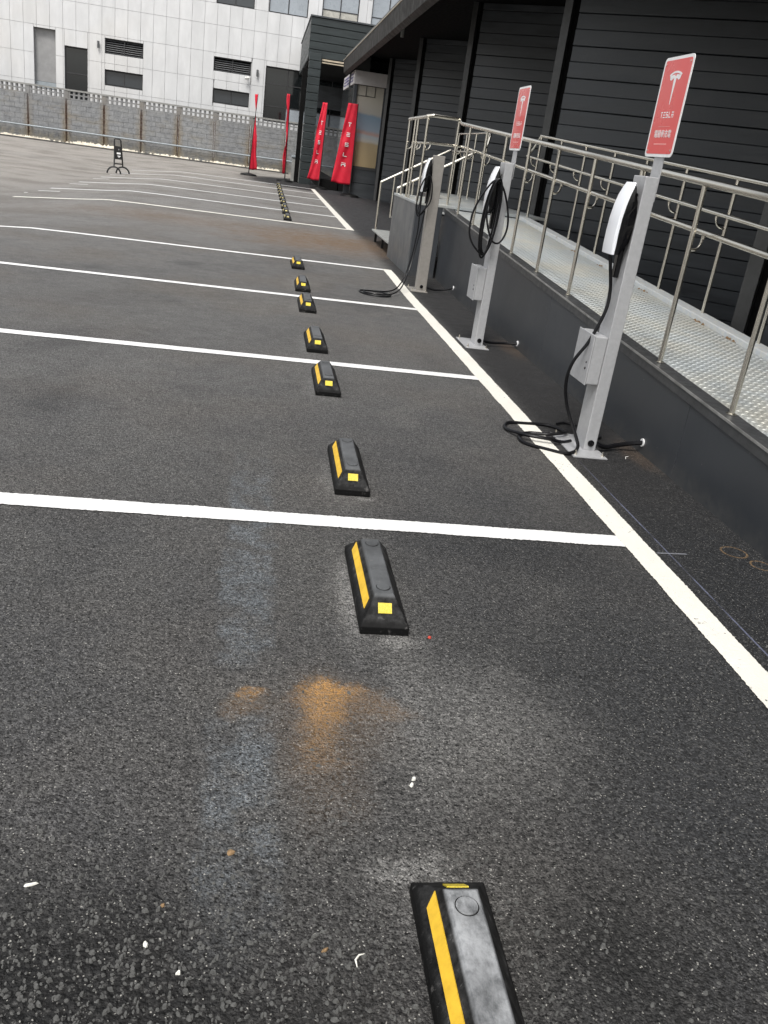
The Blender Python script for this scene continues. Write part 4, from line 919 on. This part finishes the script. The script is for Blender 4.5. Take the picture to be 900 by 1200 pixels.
# ------------------------------------------------------------------ block wall
bw = empty('block_wall', (-4, 40, 0), label='weathered grey block wall with pierced top courses and rust streaks', cat='wall')
WXf = Matrix.Translation((4, -40, 0)); YW = 40.0
seg = [-15.61+1.49*k for k in range(14)]
rr = random.Random(11)
for i in range(13):
    x0, x1 = seg[i], seg[i+1]
    b = MB(); z = 0; row = 0
    while z < 1.62:
        h = .19; x = x0+.004+(0 if row % 2 else -.0)
        widths = [.39]*4 if row % 2 else [.195, .39, .39, .39, .195]
        xx = x0+.006
        for w_ in widths:
            x2 = min(xx+w_, x1-.006)
            if x2-xx > .05:
                o_ = rr.uniform(-.006, .006); b.box(xx+.004, x2-.004, YW+o_, YW+.14, z+.004, z+h-.004)
            xx += w_
        z += h; row += 1
    o = b.build('block_courses', m_block, bw, xf=WXf); tag(o, kind='stuff')
    b = MB(); b.box(x0+.01, x1-.01, YW+.03, YW+.13, 0, 1.71); b.build('mortar_core', m_conc, bw, xf=WXf)
    # pierced blocks: lattice
    b = MB(); nx_ = 7; solid = .16
    b.box(x0-.08, x0+solid-.08, YW-.012, YW+.15, 1.715, 2.02)
    L = (x1-x0-solid)/nx_
    for r_ in range(2):
        zb_ = 1.715+r_*.155; x0 = seg[i]-.08; x1 = seg[i+1]-.08
        b.box(x0+solid+.001, x1-.001, YW, YW+.14, zb_, zb_+.050)
        for k in range(nx_):
            xa = x0+solid+k*L; b.box(xa+.001, xa+.078, YW+.002, YW+.138, zb_+.051, zb_+.154)
    o = b.build('pierced_blocks', m_block, bw, xf=WXf); tag(o, kind='stuff')
b = MB(); b.box(seg[0], seg[-1], YW-.03, YW+.17, 2.026, 2.09); b.build('coping', m_conc, bw, xf=WXf)
pr = empty('pipe_rail', (-4, 39.85, 0), label='long thin grey pipe running along the foot of the block wall', cat='pipe')
b = MB(); b.tube([(-11, 0, .53), (6.9, 0, .53)], .035, 8); b.build('pipe', m_pipe, pr, smooth=True)
for x in [-10+1.49*k for k in range(12)]:
    b = MB(); b.box(x-.02, x+.02, -.02, .148, .505, .535 if False else .49+.02); b.build('clip', m_blkmetal, pr)
# kerb and pale rubble at the foot
b = MB(); b.box(-15, 1.0, 39.25, 39.98, -.1, .075); o = b.build('kerb', simple('dark_kerb', (.05, .048, .045), .8, var=.2, scale=2), bevel=.02); tag(o, kind='structure')
b = MB(); rr = random.Random(21)
for k in range(900):
    x = rr.uniform(-11.5, .6); dens = noise.noise(Vector((x*.9, 3, 0)))
    if dens < -.12 and rr.random() < .85: continue
    y = 39.93-abs(rr.gauss(0, .12)); r_ = rr.uniform(.02, .07)*(1.6 if -7.8 < x < -6.2 else 1); z = .07
    b.add([(x-r_, y-r_*.6, z), (x+r_, y-r_*.7, z), (x+r_*.8, y+r_*.5, z), (x-r_*.9, y+r_*.5, z), (x+rr.uniform(-.3, .3)*r_, y, z+r_*rr.uniform(.7, 1.5))], [(0, 1, 4), (1, 2, 4), (2, 3, 4), (3, 0, 4)])
o = b.build('rubble', m_rubble); tag(o, 'pale crumbled rubble along the foot of the block wall', 'rubble', kind='stuff')

# ------------------------------------------------------------------ flags
def flag(name, base, top, wtop, wbot, z0, z1, yaw, wav, label, text, sh=.0):
    t = empty('feather_flag', (base[0], base[1], zg(*base)), yaw, label, 'flag', 'red advertising flags by the entrance')
    lx = top
    b = MB(); b.tube([(0, 0, .05), (lx*.4, 0, (z1)*.5), (lx, 0, z1+.02)], [.018, .014, .010], 8); b.build('pole', m_blkmetal, t, smooth=True)
    b = MB(); b.tube([(0, 0, 0), (0, 0, .05), (0, 0, .09)], [.30, .27, .05], 20); b.build('base_weight', m_rubplain, t, smooth=True)
    NZ, NXX = 40, 14
    def S_(u, v, off=0.0):   # u 0 at the pole, 1 free edge ; v 0 bottom 1 top
        z = z0+(z1-z0)*v; wd = wbot+(wtop-wbot)*v
        px_ = lx*(z/z1)**1.3
        yy_ = wav*u*(math.sin(v*7.5+u*1.5)+.5*math.sin(v*17+u*3+1))+.02*math.sin(v*9+u*11)*u
        x_ = px_-u*wd+sh*.4*u*(1-v)*math.sin(v*6)
        return Vector((x_, yy_+off, z-.02*u*(1-v)*math.sin(u*5)))
    vs_ = [S_(i/NXX, j/NZ) for j in range(NZ+1) for i in range(NXX+1)]
    b = MB(); b.add(vs_, [(j*(NXX+1)+i, j*(NXX+1)+i+1, (j+1)*(NXX+1)+i+1, (j+1)*(NXX+1)+i) for j in range(NZ) for i in range(NXX)])
    o = b.build('banner', m_flag, t, smooth=True); md = o.modifiers.new('thickness', 'SOLIDIFY'); md.thickness = .004; md.offset = 0
    if text:
        b = MB(); v = .72; uw = .25; hv = .048
        for ch in 'TESLA':
            for (a, c, d, e) in GL[ch]:
                quad = []
                for (gu, gv) in ((a, c), (d, c), (d, e), (a, e)):
                    quad.append((.65-gu*uw, v+gv*hv))
                b.add([S_(p[0], p[1], -.018) for p in quad]+[S_(p[0], p[1], -.008) for p in quad], [(0, 1, 2, 3), (7, 6, 5, 4), (0, 4, 5, 1), (1, 5, 6, 2), (2, 6, 7, 3), (3, 7, 4, 0)])
            v -= .125
        b.build('wordmark', m_flagw, o)
    return t
flag('f', (2.52, 27.0), -.02, .28, .58, .33, 2.50, 0, .03, 'widest red flag with white TESLA letters, nearest the shop window', True)
flag('f', (1.74, 29.4), .04, .15, .40, .25, 2.52, 0, .035, 'red flag with white TESLA letters beside the widest flag', True, .12)
flag('f', (.69, 31.5), -.06, .10, .16, .25, 2.70, math.radians(52), .045, 'thin red flag seen edge-on beside the portal column', False)
flag('f', (-.55, 32.6), .16, .09, -.30, .20, 2.60, math.radians(20), .05, 'leftmost red flag, seen edge-on with its foot blown to the right', False)

# ------------------------------------------------------------------ black hoop stand at left
hs = empty('hoop_stand', (-3.86, 25.6, zg(-3.86, 25.6)), math.radians(8), 'small black metal notice stand on two hoop feet at the left', 'notice stand')
for y, x in ((-.22, -.16), (.22, .10)):
    b = MB(); b.tube([(x+.20*math.cos(a), y, .20*math.sin(a)) for a in [PI*k/14 for k in range(15)]], .024, 8); b.build('hoop_foot', m_blkmetal, hs, smooth=True)
b = MB(); b.tube([(-.16, -.2, .20), (-.15, 0, .55), (-.16, .0, .96), (-.14, 0, 1.01), (.0, 0, 1.01), (.03, 0, .96), (.07, 0, .55), (.10, .2, .20)], .022, 8); b.build('frame', m_blkmetal, hs, smooth=True)
b = MB(); b.box(-.14, .06, -.012, .012, .42, .80); pn = b.build('notice_plate', m_blkmetal, hs); hs.scale = (.86, .86, .86)
b = MB(); b.box(-.085, .030, -.018, -.0125, .57, .62); b.box(-.06, .03, -.018, -.0125, .505, .53); b.box(-.03, .0, -.018, -.0125, .475, .50); b.box(-.03, -.02, -.018, -.0125, .69, .72); b.build('white_mark', m_signw, pn)
b = MB(); b.tube([(-.16, -.05, .29), (.07, .05, .29)], .018, 8); b.build('crossbar', m_blkmetal, hs, smooth=True)

# bag-like thing by the steps
t = empty('crumpled_cup', (2.28, 15.2, .0), 0, 'small faded pink and white object lying on the ground beside the steps', 'litter')
b = MB(); b.tube([(0, 0, 0), (.0, 0, .04), (.03, 0, .13), (.05, .01, .17)], [.05, .085, .08, .05], 10); b.build('white_part', m_whitep, t, smooth=True)
b = MB(); b.tube([(.05, .01, .171), (.04, 0, .25), (.07, 0, .33), (.08, .02, .37)], [.055, .075, .05, .02], 10); b.build('pink_part', m_pink, t, smooth=True)

# ------------------------------------------------------------------ small litter
def scrap(x, y, sx, sy, rz, h, mat, name, label, cat):
    b = MB(); rr = random.Random(int(x*1000)+int(y*77)); n = 9
    ring = [(math.cos(2*PI*k/n)*sx*rr.uniform(.65, 1.1), math.sin(2*PI*k/n)*sy*rr.uniform(.65, 1.1)) for k in range(n)]
    b.add([(p[0], p[1], 0) for p in ring]+[(p[0]*.75, p[1]*.75, h*rr.uniform(.6, 1.1)) for p in ring]+[(0, 0, h)], [(k, (k+1) % n, n+(k+1) % n, n+k) for k in range(n)]+[(n+k, n+(k+1) % n, 2*n) for k in range(n)])
    o = b.build(name, mat); o.location = (x, y, zg(x, y)+.0015); o.rotation_euler = (0, 0, rz); tag(o, label, cat)
scrap(.418, 1.478, .006, .005, .3, .006, m_scrap, 'plaster_crumb', 'white crumb, upper of the pair left of centre below the sand stain', 'crumb')
scrap(.411, 1.460, .007, .005, 1.1, .006, m_scrap, 'plaster_crumb', 'white crumb, lower of the pair near the foot of the sand stain', 'crumb')
scrap(-.316, 1.186, .015, .004, .25, .004, m_scrap, 'paper_scrap', 'long white paper scrap on the coarse asphalt at the left edge', 'scrap')
scrap(-.104, 1.06, .005, .007, .2, .005, m_scrap, 'paper_scrap', 'white chip on the coarse asphalt near the bottom left', 'scrap')
scrap(-.085, 1.14, .005, .004, .9, .004, m_leaf, 'leaf_bit', 'tan leaf bit on the coarse asphalt above the white chip', 'leaf')
scrap(.028, 1.263, .010, .008, .2, .004, m_leaf, 'leaf_bit', 'brown dry leaf bit on the blue-grey band', 'leaf')
scrap(.562, 2.083, .006, .006, .2, .005, simple('red_chip', (.45, .05, .03), .6), 'red_chip', 'small red chip right of the whole front wheel stop', 'chip')
scrap(-.045, 1.005, .005, .004, .2, .005, m_scrap, 'paper_scrap', 'tiny white chip right of the bottom left chip', 'scrap')
scrap(.195, 1.045, .008, .0035, .6, .004, m_leaf, 'leaf_bit', 'small brown leaf bit left of the curled white peel', 'leaf')
b = MB(); b.tube([(.247, 1.010, .003), (.245, 1.022, .006), (.252, 1.032, .005), (.262, 1.036, .003)], [.0008, .0019, .0017, .0006], 6); o = b.build('curled_peel', m_scrap, smooth=True); tag(o, 'curled white peel on the asphalt left of the nearest wheel stop', 'scrap')
b = MB(); b.tube([(1.9, 3.9, .008), (1.905, 3.915, .016), (1.92, 3.92, .016)], .0018, 5); o = b.build('wire_bit', m_whitep); tag(o, 'thin pale bent wire on the dark asphalt by the ramp wall', 'wire')
# loose aggregate on the coarse patches
b = MB(); rr = random.Random(99)
for k in range(5200):
    if rr.random() < .72: x, y = rr.gauss(-.15, .42), rr.gauss(.92, .20)
    else: x, y = rr.uniform(-.9, 1.9), rr.uniform(.7, 2.2)
    if -.02 < x-.36+0 < .15 and .6 < y < 1.2: continue
    r_ = abs(rr.gauss(.0026, .0014))+.001; a = rr.uniform(0, PI)
    if r_ > .0075: r_ = .0075
    ca, sa = math.cos(a), math.sin(a); e_ = rr.uniform(.55, .95); hz = r_*rr.uniform(.5, .9)
    q = []
    for (u, v) in ((-1, -.3), (-.2, -.9), (.9, -.5), (.8, .5), (-.1, .95), (-.9, .5)):
        u *= r_*rr.uniform(.8, 1.15); v *= r_*e_*rr.uniform(.8, 1.15); q.append((x+u*ca-v*sa, y+u*sa+v*ca))
    b.add([(p[0], p[1], .0002) for p in q]+[(x+(p[0]-x)*.6, y+(p[1]-y)*.6, hz) for p in q], [(i, (i+1) % 6, 6+(i+1) % 6, 6+i) for i in range(6)]+[(6, 7, 8, 9, 10, 11)])
o = b.build('loose_gravel', m_pebble); tag(o, 'fine loose grey stone chips on the coarse near asphalt', 'gravel', kind='stuff')
